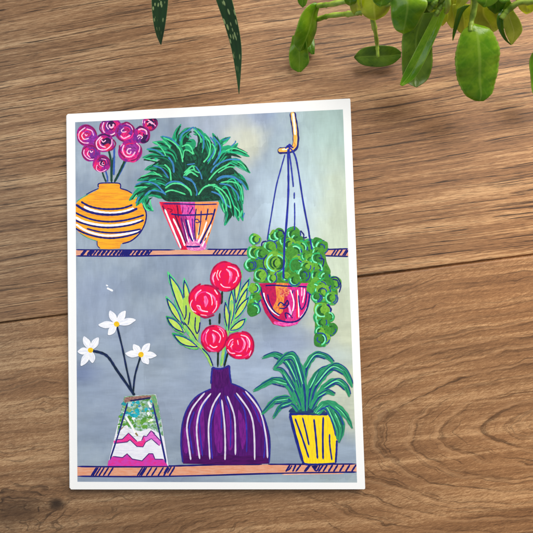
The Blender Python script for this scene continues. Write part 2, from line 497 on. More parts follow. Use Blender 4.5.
def lower_shelf(P):
    fill(P, [(77.3, 466.4), (160, 465.9), (220, 465), (300, 464.2), (356.6, 464), (356.9, 472.2), (300, 473.4), (220, 475.6), (150, 476.3), (77.4, 476.4)], PEACH, (222, 146, 112), False)
    stroke(P, [(77.3, 466.5), (130, 466.8), (180, 465.8), (222, 464.6), (262, 464.4)], 1.4, NAVY)
    stroke(P, [(268, 464.3), (300, 464.3), (356.6, 464)], 1.3, NAVY)
    stroke(P, [(77.4, 476.2), (140, 476.6), (200, 475.6), (260, 473.8), (320, 472.6), (356.8, 472)], 1.3, NAVY)
    stroke(P, [(282, 474.4), (310, 473.9), (344, 473.5)], 0.8, (226, 160, 130))
    z = RG(65, 380, 4.636)
    for x in (120, 128, 140, 156, 176, 198, 334, 344, 352, 376, 400, 430, 456, 482):
        stroke(P, z((x, 446), (x + 27, 404)), 1.35, NAVY)
    z = RG(165, 345, 3.55)
    for x in (-4, 8, 20): stroke(P, z((x, 456), (x + 15, 431)), 1.2, NAVY)
    z = RG(280, 400, 6.66)
    for a, b in ((38, 68), (84, 106), (104, 140), (160, 198), (168, 204), (256, 290), (286, 316), (322, 352), (356, 386), (396, 426), (436, 466), (476, 508)):
        stroke(P, z((a, 478), (b, 430)), 1.5, NAVY)
    stroke(P, z((46, 468), (62, 462), (80, 436)), 1.2, NAVY)
    stroke(P, z((215, 440), (243, 472), (266, 434)), 1.4, NAVY)
    fill(P, z((205, 438), (255, 436), (240, 462)), NAVY, None, False)
one('painted_shelf', card, lower_shelf)

# ---------------- orange vase of roses
z = RG(65, 175, 5.33)
def orange_vase(P):
    ol = z((182, 46), (235, 44), (292, 47), (295, 72), (325, 80), (352, 96), (388, 125), (415, 160), (430, 200), (431, 235), (424, 268), (400, 308), (370, 340), (330, 362), (298, 368), (292, 392), (240, 396), (185, 394), (172, 376), (170, 352), (150, 348), (110, 332), (72, 304), (53, 286), (53, 220), (53, 156), (66, 142), (96, 120), (130, 101), (168, 82), (180, 70))
    fill(P, ol, (243, 176, 44), (228, 146, 48), False, fx=0.05, fy=0.55)
    for k in range(9):
        y = 88 + k * 8 + rnd.uniform(-3, 3); x0 = rnd.uniform(110, 220)
        stroke(P, z((x0, y), (x0 + 50, y + 5), (x0 + rnd.uniform(80, 120), y + 2)), 0.6, (226, 140, 40), kind='leaf')
    for pts, wd in ((((178, 66), (181, 46), (235, 42), (291, 46), (295, 72)), 1.0), (((295, 72), (330, 82), (358, 98)), 1.0), (((180, 72), (150, 84), (112, 104)), 0.8),
                    (((415, 160), (432, 200), (431, 240), (418, 278), (392, 318), (350, 352), (304, 366)), 1.1), (((171, 350), (173, 376), (188, 392)), 0.7)):
        stroke(P, z(*pts), wd, NAVY)
    stroke(P, z((62, 142), (90, 122), (124, 103)), 0.8, (70, 150, 120))
    stroke(P, z((80, 310), (120, 335), (168, 352)), 0.7, (70, 150, 120))
vase = one('painted_vase', card, orange_vase)
vase['label'] = 'orange vase with navy and white bands'
WHITE = (240, 240, 246)
for pts, wd, c in ((((100, 168), (150, 190), (230, 203), (310, 196), (368, 178)), 2.1, WHITE),
                   (((54, 224), (100, 248), (170, 264), (240, 269), (330, 259), (410, 240)), 1.9, WHITE),
                   (((58, 262), (110, 296), (180, 318), (250, 323), (330, 313), (402, 297)), 1.8, WHITE),
                   (((85, 142), (130, 166), (190, 180), (250, 182), (310, 176), (360, 159)), 1.6, NAVY),
                   (((57, 157), (100, 184), (150, 202), (210, 211), (280, 210), (340, 198), (386, 178)), 2.0, NAVY),
                   (((54, 200), (100, 222), (160, 241), (230, 249), (300, 244), (360, 232), (422, 213)), 1.5, NAVY),
                   (((54, 240), (90, 256), (160, 274), (240, 280), (330, 270), (385, 255), (420, 240)), 1.5, NAVY),
                   (((115, 285), (180, 302), (250, 308), (330, 302), (405, 288)), 1.4, NAVY),
                   (((54, 283), (100, 308), (170, 329), (240, 337), (310, 330), (380, 311), (410, 293)), 1.5, NAVY)):
    one('stripe', vase, lambda P: stroke(P, z(*pts), wd, c))

DKG = (28, 62, 52)
s = RG(72, 145, 7.61)
for pts, wd, c in ((((322, 10), (320, 130), (318, 230)), 1.7, (52, 84, 160)), (((432, 76), (384, 180), (336, 268)), 1.2, (52, 84, 160)),
                   (((250, 180), (268, 240), (270, 282)), 1.3, (52, 84, 160)), (((270, 10), (296, 120), (300, 284)), 1.8, DKG),
                   (((312, 95), (306, 160), (304, 284)), 1.1, DKG), (((428, 60), (374, 180), (322, 284)), 1.9, DKG), (((226, 190), (242, 240), (260, 282)), 1.4, DKG)):
    one('stem', vase, lambda P: stroke(P, s(*pts), wd, c))

def arcpts(cx, cy, r, a0, a1, n=9, r1=None, sq=1.0):
    r1 = r if r1 is None else r1
    return [(cx + (r + (r1 - r) * i / (n - 1)) * math.cos(math.radians(a0 + (a1 - a0) * i / (n - 1))),
             cy + sq * (r + (r1 - r) * i / (n - 1)) * math.sin(math.radians(a0 + (a1 - a0) * i / (n - 1)))) for i in range(n)]
def blobpts(cx, cy, r, n=9, v=0.12, sq=1.0):
    o = rnd.uniform(0, 360)
    return [(cx + r * rnd.uniform(1 - v, 1 + v) * math.cos(math.radians(o + 360 * i / n)), cy + sq * r * rnd.uniform(1 - v, 1 + v) * math.sin(math.radians(o + 360 * i / n))) for i in range(n)]
CRIM = (142, 30, 92); HOT = (238, 44, 128); PURP = (122, 46, 150); DK = (58, 28, 78); PALE = (250, 196, 226)
RA, RB, RC = RG(70, 112, 10.66), RG(110, 112, 10.66), RG(72, 145, 7.61)
def rose(P, cx, cy, r, patches, rot, dark, g, outl, pale, darks=()):
    r *= 1.08
    fill(P, blobpts(cx, cy, r * 1.0, 11, 0.07), (178, 32, 130), (118, 36, 140), ang=1, fx=.3, fy=.5)
    for (dx, dy, pr, c) in patches:
        fill(P, blobpts(cx + dx * r, cy + dy * r, pr * r, 8, 0.18), c, shade(c, 0.75), ang=rnd.uniform(0, 3), fx=.3, fy=.6)
    for k in range(5):
        a = rnd.uniform(0, 360); q = rnd.uniform(.25, .85)
        stroke(P, arcpts(cx, cy, r * q, a, a + rnd.uniform(60, 120), r1=r * (q + rnd.uniform(-.1, .1))), rnd.uniform(.6, 1.3), rnd.choice([HOT, PURP, (214, 30, 90), DK if dark else (150, 30, 110)]), None, 'leaf')
    for pts in outl: stroke(P, g(*pts), 1.15, CRIM, (120, 24, 84))
    for pts in darks: stroke(P, g(*pts), 1.2, DK)
    for wd, pts in pale: stroke(P, g(*pts), wd * .085, (250, 204, 228), (238, 150, 206))
for a in (
        (149.9, 123.4, 7.2, [(-.2, .4, .5, (236, 60, 90)), (.3, -.2, .6, DK), (-.3, -.3, .3, (230, 40, 100))], 20, True, RB,
         [((488, 85), (498, 138), (450, 192), (398, 190))], [(9, ((372, 92), (366, 122))), (11, ((402, 85), (442, 108), (490, 152))), (9, ((396, 132), (420, 110), (452, 130))), (7, ((350, 86), (346, 122)))],
         [((380, 110), (420, 96), (462, 122)), ((392, 152), (440, 142), (470, 170)), ((440, 90), (480, 110))]),
        (141.9, 134.6, 8.2, [(.3, .45, .55, DK), (0, -.3, .5, HOT), (-.5, .5, .45, PURP)], 200, True, RB,
         [((276, 185), (330, 152), (400, 198), (416, 262), (386, 312))], [(13, ((300, 190), (342, 180), (384, 200), (392, 242))), (10, ((290, 266), (312, 246), (346, 266), (330, 286))), (8, ((298, 290), (322, 262)))],
         [((280, 180), (332, 158), (396, 204)), ((350, 230), (372, 260), (360, 300))]),
        (110.8, 126.6, 9.4, [(-.35, -.2, .6, PURP), (.45, 0, .5, HOT), (0, -.2, .3, DK)], 80, True, RA,
         [((330, 118), (318, 180), (346, 226)), ((440, 250), (505, 220), (530, 140))], [(13, ((362, 108), (346, 170), (382, 232), (452, 240), (512, 190))), (16, ((420, 132), (426, 162), (456, 160), (462, 126))), (9, ((402, 110), (390, 150), (412, 184)))],
         [((352, 100), (400, 84), (460, 90)), ((345, 230), (400, 255), (470, 250))]),
        (125.0, 132.2, 9.4, [(0, -.1, .75, (126, 50, 156)), (0, .45, .45, HOT), (.2, -.2, .3, (200, 40, 120))], 300, False, RB,
         [((128, 132), (182, 110), (246, 160), (252, 222)), ((74, 228), (100, 290), (152, 312)), ((90, 170), (76, 220))], [(9, ((150, 170), (122, 195), (132, 214), (176, 210))), (8, ((172, 125), (222, 150), (242, 190))), (12, ((112, 252), (150, 280), (220, 246)))], []),
        (130.2, 151.2, 10.8, [(-.35, .1, .5, HOT), (.15, .6, .4, (244, 50, 140)), (.1, -.2, .5, (160, 56, 160))], 160, False, RB,
         [((100, 350), (108, 430), (160, 492)), ((300, 338), (336, 400), (292, 490), (220, 522))], [(13, ((150, 350), (134, 410), (170, 470), (230, 472), (270, 422))), (12, ((226, 390), (192, 396), (182, 430), (210, 446), (226, 416))), (10, ((280, 330), (316, 370), (306, 430))), (8, ((134, 336), (112, 370)))], []),
        (86.7, 134.9, 9.8, [(-.45, .05, .42, (238, 40, 90)), (.45, .3, .55, (150, 50, 170)), (0, -.2, .4, (214, 40, 120))], 140, False, RA,
         [((98, 200), (160, 145), (240, 170), (286, 242)), ((82, 260), (110, 322), (152, 346))], [(11, ((165, 165), (102, 215), (95, 280), (140, 326), (202, 330))), (10, ((176, 180), (232, 200), (252, 252))), (11, ((150, 216), (126, 250), (150, 290), (202, 280))), (9, ((160, 234), (170, 252), (186, 240)))], []),
        (91.1, 152.2, 8.6, [(-.4, 0, .45, (226, 40, 130)), (.5, .3, .55, PURP), (.1, -.1, .45, PURP)], 110, False, RA,
         [((182, 364), (134, 410), (140, 470), (202, 516)), ((190, 360), (250, 365), (290, 400))], [(11, ((152, 400), (150, 450), (202, 502), (282, 500))), (9, ((202, 410), (186, 450), (216, 486))), (10, ((214, 410), (226, 432), (246, 416)))], []),
        (104.2, 142.6, 9.1, [(-.3, 0, .5, (228, 40, 110)), (.25, 0, .45, DK), (.3, .5, .4, (230, 50, 90)), (-.1, -.1, .3, DK)], 150, True, RA,
         [((460, 292), (486, 340), (454, 396), (410, 412)), ((272, 300), (266, 350), (296, 400))], [(12, ((332, 260), (282, 320), (302, 390), (380, 402), (440, 350), (446, 290))), (11, ((346, 275), (312, 310), (332, 360), (382, 376))), (10, ((336, 298), (356, 320), (382, 300)))],
         [((300, 262), (360, 238), (430, 262)), ((350, 300), (390, 330), (420, 310))]),
        (101.6, 163.4, 8.2, [(.2, -.2, .6, (110, 36, 120)), (-.4, .3, .5, HOT), (.1, 0, .3, DK)], 170, True, RC,
         [((194, 116), (230, 86), (280, 108), (286, 160))], [(8, ((192, 150), (186, 185), (220, 205), (262, 185))), (7, ((215, 125), (210, 150), (240, 166))), (8, ((236, 130), (228, 146), (246, 150))), (6, ((222, 104), (262, 112)))], [])):
    one('rose', vase, rose, *a)

# ---------------- fern in the pink and orange pot
p = RG(150, 190, 7.61)
def fern_pot(P):
    fill(P, p((70, 90), (150, 92), (232, 92), (262, 250), (292, 455), (235, 455), (150, 270)), (226, 34, 74), (198, 24, 66), False, ang=1.2)
    fill(P, p((225, 92), (350, 91), (345, 250), (340, 455), (286, 455), (258, 250)), (222, 96, 184), (206, 50, 140), False, ang=1.5, fx=.25, fy=.5)
    fill(P, p((342, 91), (440, 89), (527, 90), (476, 270), (418, 455), (336, 455), (344, 250)), (243, 158, 92), (236, 132, 84), False, ang=1.3)
    fill(P, p((285, 380), (350, 370), (420, 395), (415, 455), (290, 455)), (216, 90, 170), (240, 170, 210), ang=.4, fx=.3)
    fill(P, p((230, 200), (280, 205), (300, 330), (280, 400), (250, 330)), (150, 40, 110), (190, 60, 150), ang=1.4)
    MAR = (96, 20, 62)
    for pts, wd, c in ((((92, 118), (150, 240), (200, 350), (244, 445)), 1.5, MAR), (((190, 190), (232, 300), (272, 410)), 1.4, MAR), (((205, 115), (212, 160), (216, 210)), 1.2, MAR),
                       (((112, 146), (180, 310), (236, 445)), 1.5, WHITE), (((176, 216), (230, 330), (266, 425)), 1.4, WHITE), (((241, 228), (268, 310), (296, 402)), 1.1, (248, 210, 232)),
                       (((286, 226), (308, 310), (332, 392)), 1.0, WHITE), (((432, 240), (402, 330), (366, 398)), 1.3, WHITE), (((466, 262), (436, 340), (396, 430)), 1.2, (250, 236, 220)),
                       (((378, 250), (372, 300), (358, 370)), 0.8, (250, 220, 190)),
                       (((100, 104), (230, 106), (380, 111), (512, 107)), 1.0, NAVY), (((160, 182), (220, 190), (300, 191), (400, 187), (482, 181)), 1.25, NAVY),
                       (((496, 140), (470, 232), (420, 330), (380, 412)), 1.4, NAVY), (((275, 430), (330, 432), (382, 429)), 1.3, NAVY),
                       (((352, 140), (340, 250), (345, 388)), 1.0, NAVY), (((390, 156), (385, 240), (370, 346)), 1.0, NAVY), (((442, 140), (434, 190), (424, 232)), 1.1, NAVY),
                       (((328, 130), (312, 160), (300, 182)), 0.9, NAVY), (((296, 130), (285, 172)), 0.8, (120, 40, 130)), (((252, 128), (245, 180)), 1.0, (120, 30, 110)),
                       (((270, 220), (296, 330), (326, 392)), 1.3, NAVY), (((322, 215), (326, 300), (334, 380)), 1.0, (90, 40, 140)), (((236, 210), (262, 310), (280, 392)), 1.2, (90, 24, 100)),
                       (((336, 240), (352, 222), (372, 232), (368, 248), (346, 246)), 0.8, NAVY), (((372, 246), (392, 238)), 0.8, NAVY), (((414, 390), (428, 360)), 0.8, NAVY), (((440, 350), (452, 322)), 0.8, (110, 50, 60)),
                       (((130, 140), (170, 152), (150, 170)), 0.9, (130, 20, 60)), (((72, 92), (140, 250), (226, 440)), 0.8, (240, 70, 100))):
        stroke(P, p(*pts), wd, c)
fpot = one('painted_pot', card, fern_pot)
fpot['label'] = 'pink red and orange tapered pot holding a fern'
def fern(P):
    MID = (34, 142, 98); DARK = (24, 52, 44); BRI = (96, 222, 152); BLU = (54, 118, 176); TEAL = (40, 176, 128)
    leaves = [((185, 197), (158, 183), (134.5, 187)), ((183, 193), (160, 176), (137, 180.5)), ((184, 190), (163, 167), (144.5, 169.8)), ((186, 188), (166, 158), (142.5, 157.5)),
              ((187, 186), (170, 153), (146.5, 149.3)), ((188, 182), (172, 149), (152.4, 142)), ((190, 180), (180, 148), (160.5, 136.5)), ((190, 168), (175, 142), (181, 124)),
              ((186, 170), (182, 136), (192, 127.5)), ((196, 180), (203, 140), (193, 127)), ((196, 178), (211, 155), (204.5, 133)), ((200, 180), (220, 155), (212.5, 133)), ((203, 180), (214, 150), (230.5, 136.8)),
              ((205, 182), (225, 150), (249.5, 156.5)), ((205, 185), (222, 162), (238, 143)), ((206, 188), (232, 162), (250.3, 173)), ((208, 192), (235, 176), (248.6, 190)), ((206, 194), (234, 180), (243, 204)),
              ((206, 196), (231, 186), (243, 221)), ((206, 196), (228, 190), (238.8, 221)), ((205, 197), (224, 190), (229, 212), (224.5, 225.5)), ((203, 197), (217, 188), (225, 213.5)),
              ((181, 197), (152, 184), (129, 200.5)), ((179, 198), (152, 189), (136, 206)), ((176, 199), (148, 192), (146, 205), (153.5, 211))]
    for L in leaves: stroke(P, list(L), 8.6 if L[0][1] > 175 else 6.4, MID, TEAL, 'tip')
    for k in range(70):
        a, c_ = rnd.choice(list(zip(leaves[:-1], leaves[1:])))
        t = rnd.random(); o = rnd.uniform(.72, .95)
        q = [tuple(a[i][d_] * (1 - t) + c_[i][d_] * t for d_ in (0, 1)) for i in range(len(a)) if i < len(c_)]
        if math.dist(a[-1], c_[-1]) > 16: continue
        tip = tuple(q[0][d_] + (q[-1][d_] - q[0][d_]) * o for d_ in (0, 1))
        stroke(P, [q[0], q[1], tip], rnd.uniform(3, 5.5), rnd.choice([MID, TEAL, (28, 116, 84), DARK, (24, 92, 70)]), None, 'tip')
    fill(P, [(165, 200.5), (158, 190), (156, 178), (158, 164), (166, 152), (172, 146), (178, 150), (186, 160), (190, 164), (198, 162), (203, 150), (208, 146), (214, 150), (219, 154), (228, 150), (232, 160), (234, 172), (238, 186), (230, 196), (222, 200), (200, 201.5), (180, 201.5)], DARK, (34, 84, 62), fx=.2, fy=.4, ang=1.1)
    fill(P, [(182, 168), (184, 152), (188, 146), (196, 147), (204, 140), (212, 146), (210, 168), (196, 174)], DARK, (30, 100, 70), ang=1.2, fx=.2, fy=.4)
    fill(P, [(184, 150), (187, 141), (193, 139), (196, 143), (194, 149), (189, 151)], MID, (40, 160, 110))
    for L in leaves:
        q = spline(list(L)); n = len(q)
        o = rnd.uniform(-.8, .8)
        stroke(P, [(x + o, y + o) for x, y in (q[0], q[n // 3], q[2 * n // 3], q[int(n * .90)])], 4.4, DARK, (26, 88, 66), 'leaf')
    for L in leaves:
        q = spline(list(L)); n = len(q)
        for _ in range(2):
            o = rnd.uniform(-2.6, 2.6); o2 = rnd.uniform(-1.5, 1.5)
            stroke(P, [(x + o2 * k, y + o) for k, (x, y) in enumerate((q[n // 3], q[n // 2], q[int(n * .85)]))], rnd.uniform(0.9, 1.8), rnd.choice([MID, TEAL, (40, 160, 110), (28, 110, 82)]), None, 'leaf')
    A, B, Cc, D = RG(125, 115, 7.61), RG(185, 115, 7.61), RG(125, 160, 7.61), RG(185, 160, 7.61)
    for g, pts, wd in ((A, ((310, 175), (390, 260), (425, 380)), 2.4), (A, ((180, 275), (230, 285), (280, 310)), 1.9), (A, ((142, 340), (200, 345), (250, 365)), 1.9), (A, ((190, 420), (240, 430), (300, 460)), 1.8), (A, ((130, 480), (190, 462), (250, 466)), 1.8),
                       (A, ((420, 82), (396, 140), (388, 190)), 1.8), (A, ((455, 350), (500, 355), (533, 345)), 2.0), (A, ((440, 200), (480, 200), (510, 205)), 1.6),
                       (B, ((90, 130), (105, 190), (90, 250)), 1.8), (B, ((225, 160), (258, 220), (235, 330)), 2.2), (B, ((300, 310), (360, 300), (430, 325)), 2.6), (B, ((260, 430), (350, 410), (430, 480)), 2.6), (B, ((0, 355), (50, 360), (95, 335)), 2.0), (B, ((400, 370), (450, 380), (480, 420)), 1.5), (B, ((320, 265), (400, 255), (480, 290)), 1.3),
                       (Cc, ((80, 200), (150, 190), (210, 200)), 2.0), (Cc, ((50, 300), (110, 250), (170, 235)), 1.6), (Cc, ((165, 340), (185, 300), (210, 285)), 1.6), (Cc, ((330, 270), (420, 255), (500, 290)), 4), (Cc, ((340, 215), (400, 200), (460, 230)), 2.6),
                       (D, ((120, 265), (180, 230), (250, 275)), 4.5), (D, ((270, 235), (330, 280), (340, 370)), 2.4), (D, ((360, 200), (410, 250), (395, 330)), 2.0), (D, ((330, 380), (350, 420), (330, 450)), 2.6), (D, ((60, 200), (80, 160), (140, 140)), 3)):
        stroke(P, g(*pts), wd, DARK, (30, 72, 56), 'leaf')
    for g, pts, wd in ((A, ((330, 320), (364, 370), (372, 440)), 1.5), (A, ((215, 385), (280, 410), (332, 482)), 1.2), (A, ((170, 255), (240, 270), (300, 315)), 1.0), (A, ((280, 160), (350, 180), (412, 236)), 1.0), (A, ((440, 470), (500, 490), (526, 530)), 1.0), (A, ((330, 520), (380, 505), (440, 525)), 1.0), (A, ((470, 378), (533, 370)), 1.0), (A, ((415, 200), (440, 140), (500, 110)), 1.2),
                       (B, ((190, 165), (226, 220), (216, 290), (170, 355)), 1.1), (B, ((215, 165), (265, 230), (262, 300), (214, 382)), 1.3), (B, ((195, 440), (240, 382), (330, 340), (420, 342)), 1.3), (B, ((240, 492), (290, 465), (370, 470), (430, 520)), 1.2), (B, ((80, 390), (115, 440), (130, 490)), 1.0), (B, ((95, 120), (140, 180), (140, 260)), 1.1), (B, ((285, 195), (345, 170)), 0.9), (B, ((350, 240), (380, 212), (385, 195)), 1.0), (B, ((0, 480), (50, 500), (80, 533)), 1.0), (B, ((10, 120), (60, 95), (90, 115)), 1.0),
                       (Cc, ((305, 196), (350, 165), (420, 170), (482, 215)), 1.1), (Cc, ((175, 165), (240, 190), (312, 266)), 1.3), (Cc, ((150, 272), (190, 236), (250, 235), (302, 256)), 1.2), (Cc, ((80, 330), (110, 280)), 1.1), (Cc, ((80, 190), (140, 165), (190, 170)), 1.0),
                       (D, ((200, 240), (260, 265), (306, 330), (346, 362)), 1.3), (D, ((0, 140), (60, 170), (90, 240), (85, 272)), 1.1), (D, ((260, 180), (340, 195), (400, 260), (406, 310)), 1.1), (D, ((240, 155), (300, 130), (370, 135), (430, 165), (470, 230)), 1.1), (D, ((440, 440), (452, 400)), 1.0)):
        stroke(P, g(*pts), wd, BLU, (70, 140, 190))
    for g, pts, wd in ((A, ((300, 375), (340, 420), (350, 500)), 1.3), (A, ((290, 170), (370, 210), (420, 270), (440, 360)), 1.1), (A, ((235, 205), (290, 270), (310, 310)), 1.0), (A, ((285, 190), (320, 220), (345, 255)), 1.1), (A, ((450, 440), (500, 395), (533, 390)), 1.1), (A, ((460, 462), (500, 435), (533, 456)), 1.1), (A, ((430, 240), (480, 226), (510, 260), (516, 300)), 1.1), (A, ((440, 330), (450, 272), (482, 270), (520, 300)), 1.0), (A, ((215, 430), (285, 472)), .9), (A, ((150, 330), (250, 352)), .9), (A, ((210, 205), (245, 215)), 1.0), (A, ((120, 470), (200, 448), (270, 460)), .8),
                       (B, ((65, 105), (112, 160), (122, 212)), 1.1), (B, ((150, 160), (192, 220), (180, 310), (140, 360)), 1.2), (B, ((205, 215), (232, 270), (205, 336)), 1.1), (B, ((310, 272), (380, 255), (470, 290)), 1.1), (B, ((180, 496), (250, 420), (340, 370)), 1.2), (B, ((250, 440), (330, 396), (382, 400)), 1.0), (B, ((400, 355), (440, 380), (466, 412)), 1.0), (B, ((5, 445), (55, 386), (76, 425), (112, 440)), 1.0), (B, ((10, 455), (40, 430), (100, 470)), 1.0), (B, ((0, 225), (40, 240), (70, 300)), .9), (B, ((290, 220), (320, 200)), 1),
                       (Cc, ((305, 216), (360, 180), (430, 185), (490, 230), (506, 272)), 1.3), (Cc, ((305, 246), (360, 230), (462, 262)), 1.2), (Cc, ((140, 325), (158, 370), (186, 386)), 1.2), (Cc, ((190, 300), (196, 340), (214, 386)), 1.0), (Cc, ((445, 120), (490, 80), (533, 75)), 1.1), (Cc, ((65, 300), (90, 265)), 1), (Cc, ((70, 215), (120, 205), (170, 210)), .8),
                       (D, ((100, 266), (150, 205), (232, 185)), 1.3), (D, ((175, 185), (270, 220), (330, 290), (350, 370)), 1.2), (D, ((270, 172), (350, 165), (420, 200), (440, 310)), 1.1), (D, ((230, 215), (280, 260), (310, 330), (316, 392)), 1.1), (D, ((0, 195), (40, 230), (50, 272)), 1.0), (D, ((370, 345), (416, 400), (406, 440)), 1.0), (D, ((434, 380), (425, 432)), .9), (D, ((280, 330), (300, 400)), 1.0)):
        stroke(P, g(*pts), wd, BRI, (70, 200, 132))
one('foliage', fpot, fern)

# ---------------- hanging planter
h3 = RG(245, 270, 7.61)
def bowl(P):
    fill(P, h3((100, 102), (200, 98), (300, 97), (400, 96), (502, 95), (500, 170), (490, 240), (458, 338), (382, 418), (290, 432), (214, 412), (152, 322), (112, 212)), (198, 30, 84), (170, 26, 84), False, ang=.8, fx=.3, fy=.4)
    fill(P, h3((330, 98), (500, 97), (490, 230), (455, 335), (385, 412), (300, 420), (330, 300)), (228, 58, 148), (206, 40, 120), ang=1.4, fx=.25, fy=.6)
    fill(P, h3((236, 105), (325, 103), (300, 200), (285, 320), (230, 330), (210, 290), (240, 220)), (236, 156, 66), (214, 96, 66), ang=1.5, fx=.25)
    fill(P, h3((270, 140), (330, 150), (330, 190), (270, 200)), (200, 60, 80), (236, 150, 90), ang=.5, fx=.4)
    fill(P, h3((225, 392), (300, 398), (400, 400), (380, 418), (300, 428), (228, 412)), (222, 40, 150), (244, 120, 190), ang=.3, fx=.3)
    for pts, wd, c in ((((142, 172), (158, 240), (205, 310), (262, 348)), 1.2, WHITE), (((345, 150), (372, 250), (352, 352)), 1.0, WHITE), (((400, 150), (406, 250), (410, 362)), 1.0, WHITE), (((452, 140), (450, 190), (438, 250)), 1.0, (248, 214, 232)), (((474, 280), (450, 330), (420, 362)), 1.0, WHITE), (((432, 120), (432, 200)), .9, (250, 190, 220)),
                       (((390, 160), (396, 260), (396, 372)), 1.4, (228, 30, 70)), (((330, 260), (345, 320), (335, 360)), 1.6, (246, 150, 200)), (((465, 180), (455, 260), (430, 320)), 1.2, (226, 30, 80)),
                       (((155, 119), (230, 116), (300, 122), (390, 124), (472, 129)), 1.25, NAVY), (((120, 128), (130, 180), (156, 250), (212, 350), (300, 393), (400, 386), (464, 312), (488, 220), (493, 130)), 1.3, NAVY),
                       (((172, 185), (188, 250), (220, 310), (266, 345)), 1.1, NAVY), (((378, 150), (382, 220), (386, 300)), .9, (130, 30, 110)), (((408, 190), (414, 260), (432, 300), (460, 250), (472, 150)), 1.1, NAVY),
                       (((250, 274), (270, 246), (300, 262), (322, 232), (330, 262), (300, 292), (262, 290)), 1.1, NAVY), (((280, 268), (330, 268)), .9, NAVY), (((316, 372), (306, 330), (335, 335), (362, 368)), 1.1, NAVY), (((350, 368), (366, 310)), .8, (140, 30, 110)), (((366, 150), (360, 180)), .9, NAVY)):
        stroke(P, h3(*pts), wd, c)
    for _ in range(22):
        x, y = rnd.uniform(250, 345), rnd.uniform(110, 200)
        fill(P, [(a, b) for a, b in h3(*[(x + rnd.uniform(-7, 7), y + rnd.uniform(-7, 7)) for _ in range(4)])], rnd.choice([(240, 190, 150), (200, 40, 80), (244, 140, 60)]), None)
hang = one('painted_hanging_pot', card, bowl)
hang['label'] = 'pink and crimson bowl hung on navy cords'
def ivy(P):
    H1, H2, H4 = RG(240, 220, 7.61), RG(285, 240, 7.61), RG(290, 280, 7.61)
    BASE = (78, 146, 52)
    fill(P, H1((232, 110), (270, 82), (320, 100), (400, 72), (450, 110), (520, 160), (600, 150), (640, 220), (660, 320), (690, 400), (640, 470), (520, 480), (300, 478), (110, 470), (120, 400), (70, 380), (60, 320), (90, 270), (100, 210), (180, 190)), BASE, (56, 118, 48), ang=.5, fx=.3, fy=.4)
    fill(P, H2((215, 240), (300, 250), (370, 320), (400, 390), (390, 460), (330, 465), (310, 520), (240, 530), (225, 460), (210, 360)), BASE, (56, 118, 48), ang=.5, fx=.3, fy=.4)
    fill(P, H4((190, 190), (260, 180), (310, 230), (300, 310), (355, 370), (340, 405), (270, 415), (262, 480), (190, 480), (190, 400), (190, 320)), BASE, (56, 118, 48), ang=.5, fx=.3, fy=.4)
    fill(P, h3((45, 130), (90, 100), (110, 180), (110, 250), (112, 310), (70, 345), (30, 310), (45, 220)), BASE, (56, 118, 48), ang=.5, fx=.3, fy=.4)
    circ = []
    for g, L in ((H1, ((265, 125, 42), (300, 110, 40), (405, 110, 48), (230, 205, 44), (115, 248, 48), (165, 255, 44), (85, 343, 46), (375, 190, 44), (400, 245, 46), (460, 212, 50), (435, 352, 46), (484, 290, 40), (480, 412, 46), (350, 432, 32), (245, 442, 36), (155, 420, 46), (270, 325, 74))),
                 (H2, ((190, 52, 50), (70, 92, 56), (160, 122, 40), (90, 192, 46), (244, 176, 46), (145, 266, 48), (250, 322, 44), (306, 282, 40), (376, 325, 46), (350, 440, 40), (236, 432, 30), (290, 395, 56))),
                 (H4, ((245, 230, 54), (300, 280, 34), (245, 322, 40), (315, 378, 42), (228, 452, 46), (228, 395, 34), (212, 135, 36), (322, 142, 40))),
                 (h3, ((72, 140, 38), (80, 212, 40), (68, 302, 44)))):
        for (x, y, r) in L:
            q = g((x, y))[0]; circ.append((q[0], q[1], r / 7.61))
    for k in range(55):
        g_, x0, y0, x1, y1 = rnd.choice(((H1, 110, 110, 620, 440), (H1, 400, 150, 640, 460), (H1, 470, 150, 600, 330), (H2, 215, 260, 390, 450), (H4, 195, 200, 300, 460), (h3, 45, 130, 95, 320)))
        q = g_((rnd.uniform(x0, x1), rnd.uniform(y0, y1)))[0]
        if 252 < q[0] < 322 or q[1] > 275:
            if min(math.dist(q, c_[:2]) for c_ in circ) > 4.6: circ.append((q[0], q[1], rnd.uniform(4.8, 6.6)))
    circ.sort(key=lambda c_: c_[1] + rnd.uniform(-6, 6))
    for i, (x, y, r) in enumerate(circ):
        r *= 1.16
        c = rnd.choice([(98, 172, 58), (76, 150, 56), (120, 184, 62), (60, 136, 56)])
        fill(P, blobpts(x, y, r, 9, 0.16), c, shade(c, 0.86), ang=rnd.uniform(0, 3), fx=.3, fy=.5)
        side = rnd.choice([0, 0, 0, 180])
        a0 = side + 80 + rnd.uniform(-15, 30)
        stroke(P, arcpts(x + r * .12, y, r * .55, a0, a0 + 180), r * .42, (26, 80, 44), (50, 120, 54), 'leaf')
        stroke(P, arcpts(x + rnd.uniform(-.6, .6), y + rnd.uniform(-.6, .6), r * rnd.uniform(.8, 1.0), a0, a0 + rnd.uniform(120, 190), sq=rnd.uniform(.8, 1.1)), rnd.uniform(1.1, 1.7), (46, 176, 98), (40, 140, 80))
        stroke(P, arcpts(x, y, r * rnd.uniform(.60, .82), a0 + rnd.uniform(-20, 30), a0 + rnd.uniform(110, 160), r1=r * rnd.uniform(.6, .95)), rnd.uniform(.9, 1.3), (140, 240, 192), (104, 216, 152))
        k = rnd.random()
        if k < 0.95:
            b0 = rnd.choice([-60, -30, 250, 330, 20]) + rnd.uniform(-20, 20)
            stroke(P, arcpts(x, y, r * rnd.uniform(.6, 1.02), b0, b0 + rnd.uniform(80, 150)), rnd.uniform(.8, 1.1), (38, 56, 140))
        if k < 0.2:
            stroke(P, arcpts(x, y, r * .4, a0 + 150, a0 + 300), .9, (38, 56, 140))
